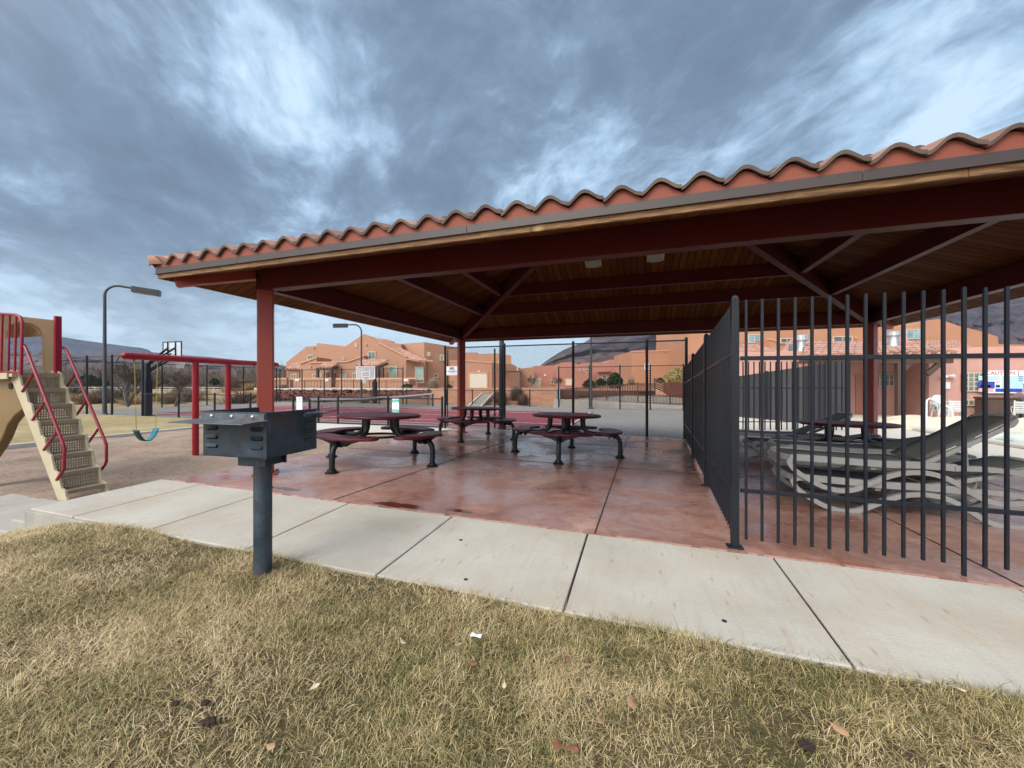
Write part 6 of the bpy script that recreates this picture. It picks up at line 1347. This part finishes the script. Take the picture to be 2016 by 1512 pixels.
# ================================================================== LITTER ON THE LAWN
def leaf(px, py, size, rz, mat, label, group='fallen leaves on the lawn', curl=.3, asp=.55):
    p = at_z(px, py, -.1)
    for _ in range(4): p = at_z(px, py, float(lawn_z(p.x, p.y)) + .034)
    size *= .85; vs = []; n = 8
    for i in range(n + 1):
        k = i / n; w = size * asp * .5 * math.sin(math.pi * min(1, k * .97 + .02) ** .8); z = curl * size * (k - .5) ** 2
        for j in (-1, 0, 1): vs.append((w * j, (k - .5) * size, z + abs(j) * w * .45 * curl * 2))
    m = MB(); m.add(vs, [(i * 3 + j, i * 3 + j + 1, i * 3 + j + 4, i * 3 + j + 3) for i in range(n) for j in (0, 1)]); m.tube([(0, size * .5, 0), (0, size * .72, size * .08)], size * .015, 5)
    o = m.build('fallen_leaf', M[mat], smooth=60); so = o.modifiers.new('thickness', 'SOLIDIFY'); so.thickness = .0012
    o.location = p; o.rotation_euler = (random.uniform(-.25, .25), random.uniform(-.3, .3), rz); return tag(o, label, 'leaf', group)
L_ = [(793, 1264, .055, 1.0, 'leafpale', 'cream oval leaf on the lawn right of the dark green patch'), (620, 1352, .052, 2.7, 'leafpale', 'cream leaf on the lawn left of centre, standing slightly on edge'), (993, 1349, .038, .3, 'leafpale', 'small cream leaf on the lawn below the middle of the walk'), (904, 1268, .034, 1.9, 'leafpale', 'tiny cream leaf right of the cream oval leaf'), (1893, 1358, .035, 1.2, 'leafpale', 'small cream leaf near the right edge of the lawn'),
      (533, 1470, .055, 1.5, 'leaftan', 'tan curled leaf at the bottom of the lawn, left of centre'), (144, 1415, .05, .7, 'leaftan', 'tan leaf in the lower left of the lawn'), (497, 1185, .035, .2, 'leaftan', 'small tan leaf on the grass below the grill post'), (886, 1242, .045, .1, 'leafbrown', 'orange brown leaf in the grass beyond the cream oval leaf'), (932, 1306, .05, 1.6, 'leafbrown', 'dark red brown leaf in the middle of the lawn'), (836, 1343, .045, 1.2, 'leafbrown', 'rust coloured leaf left of the small cream leaf'),
      (1243, 1384, .085, .4, 'leaftan', 'largest broad tan leaf lying on the lawn'), (1097, 1466, .065, .3, 'leafbrown', 'long brown leaf at the bottom of the lawn near the centre'), (1127, 1474, .06, 1.8, 'leafbrown', 'dark brown leaf right beside the long brown leaf at the bottom'), (1180, 1416, .055, .5, 'leaftan', 'narrow tan leaf between the broad leaf and the long brown leaf'), (1652, 1436, .075, .8, 'leaftan', 'long orange tan leaf in the lower right of the lawn'), (1382, 1278, .06, 1.5, 'leafbrown', 'brown leaf lying against the walk edge at right'), (1925, 1460, .08, 1.1, 'leaftan', 'long tan leaf near the bottom right corner of the lawn'), (1115, 1295, .04, 2.2, 'leafbrown', 'small rust leaf in the green grass right of centre')]
for a in L_: leaf(*a)
def clod(px, py, s, label):
    p = at_z(px, py, -.1)
    for _ in range(4): p = at_z(px, py, float(lawn_z(p.x, p.y)) + .02)
    bm = bmesh.new(); bmesh.ops.create_icosphere(bm, subdivisions=3, radius=1)
    for v in bm.verts: c = v.co; k = 1 + .22 * math.sin(c.x * 5 + px) * math.sin(c.y * 6 + 1) + .12 * math.sin(c.z * 11 + c.x * 9); v.co = Vector((c.x * s, c.y * s * .75, c.z * s * .38)) * k
    me = bpy.data.meshes.new('soil_clod'); bm.to_mesh(me); bm.free(); me.materials.append(M['soil']); o = link('soil_clod', me); o.location = p; tag(o, label, 'soil clod', 'dark soil clods on the lawn')
clod(345, 1385, .018, 'dark soil clod at the left of the three on the lawn'); clod(404, 1383, .018, 'dark soil clod, the right upper of the three on the lawn'); clod(412, 1420, .028, 'largest dark soil clod, lowest of the three on the lawn'); clod(1588, 1467, .028, 'dark clod alone in the lower right of the lawn')
p = at_z(937, 1252, -.1); p = at_z(937, 1252, float(lawn_z(p.x, p.y)) + .03); m = MB(); m.add([(-.03, -.012, 0), (.0, -.016, .008), (.032, -.01, .002), (.028, .012, .01), (-.004, .014, .0), (-.028, .012, .008)], [(0, 1, 4, 5), (1, 2, 3, 4)]); o = m.build('paper_scrap', M['paper']); so = o.modifiers.new('thickness', 'SOLIDIFY'); so.thickness = .001; o.location = p; tag(o, 'small crumpled white paper scrap on the lawn', 'paper scrap')
# embedded metal markers in the walk
for px, py, lab in ((907, 1063, 'small dark disc on the pale walk nearest the grill'), (917, 1141, 'small dark disc on the pale walk near the middle joint'), (1426, 1223, 'small dark disc on the pale walk below the corner post')):
    p = at_z(px, py, -.05); p = at_z(px, py, walk_z(p.x, p.y)); m = MB(); m.lathe([(.014, .0005), (.014, .003), (.008, .004)], p, 14); tag(m.build('walk_marker', M['ink']), lab, 'marker', 'dark discs on the walk')

# ================================================================== HAZE: the air between here and the mesas
def build_haze():
    m = bpy.data.materials.new('valley_haze'); m.use_nodes = True; nt = m.node_tree; nt.nodes.clear(); o = nt.nodes.new('ShaderNodeOutputMaterial'); v = nt.nodes.new('ShaderNodeVolumePrincipled'); v.inputs['Color'].default_value = (.62, .72, .92, 1); v.inputs['Density'].default_value = .00014; v.inputs['Anisotropy'].default_value = .2
    nt.links.new(v.outputs[0], o.inputs['Volume']); b = MB(); b.span((-2600, -260, -8), (2600, 2700, 330)); b.build('haze', m)['kind'] = 'stuff'
build_haze()
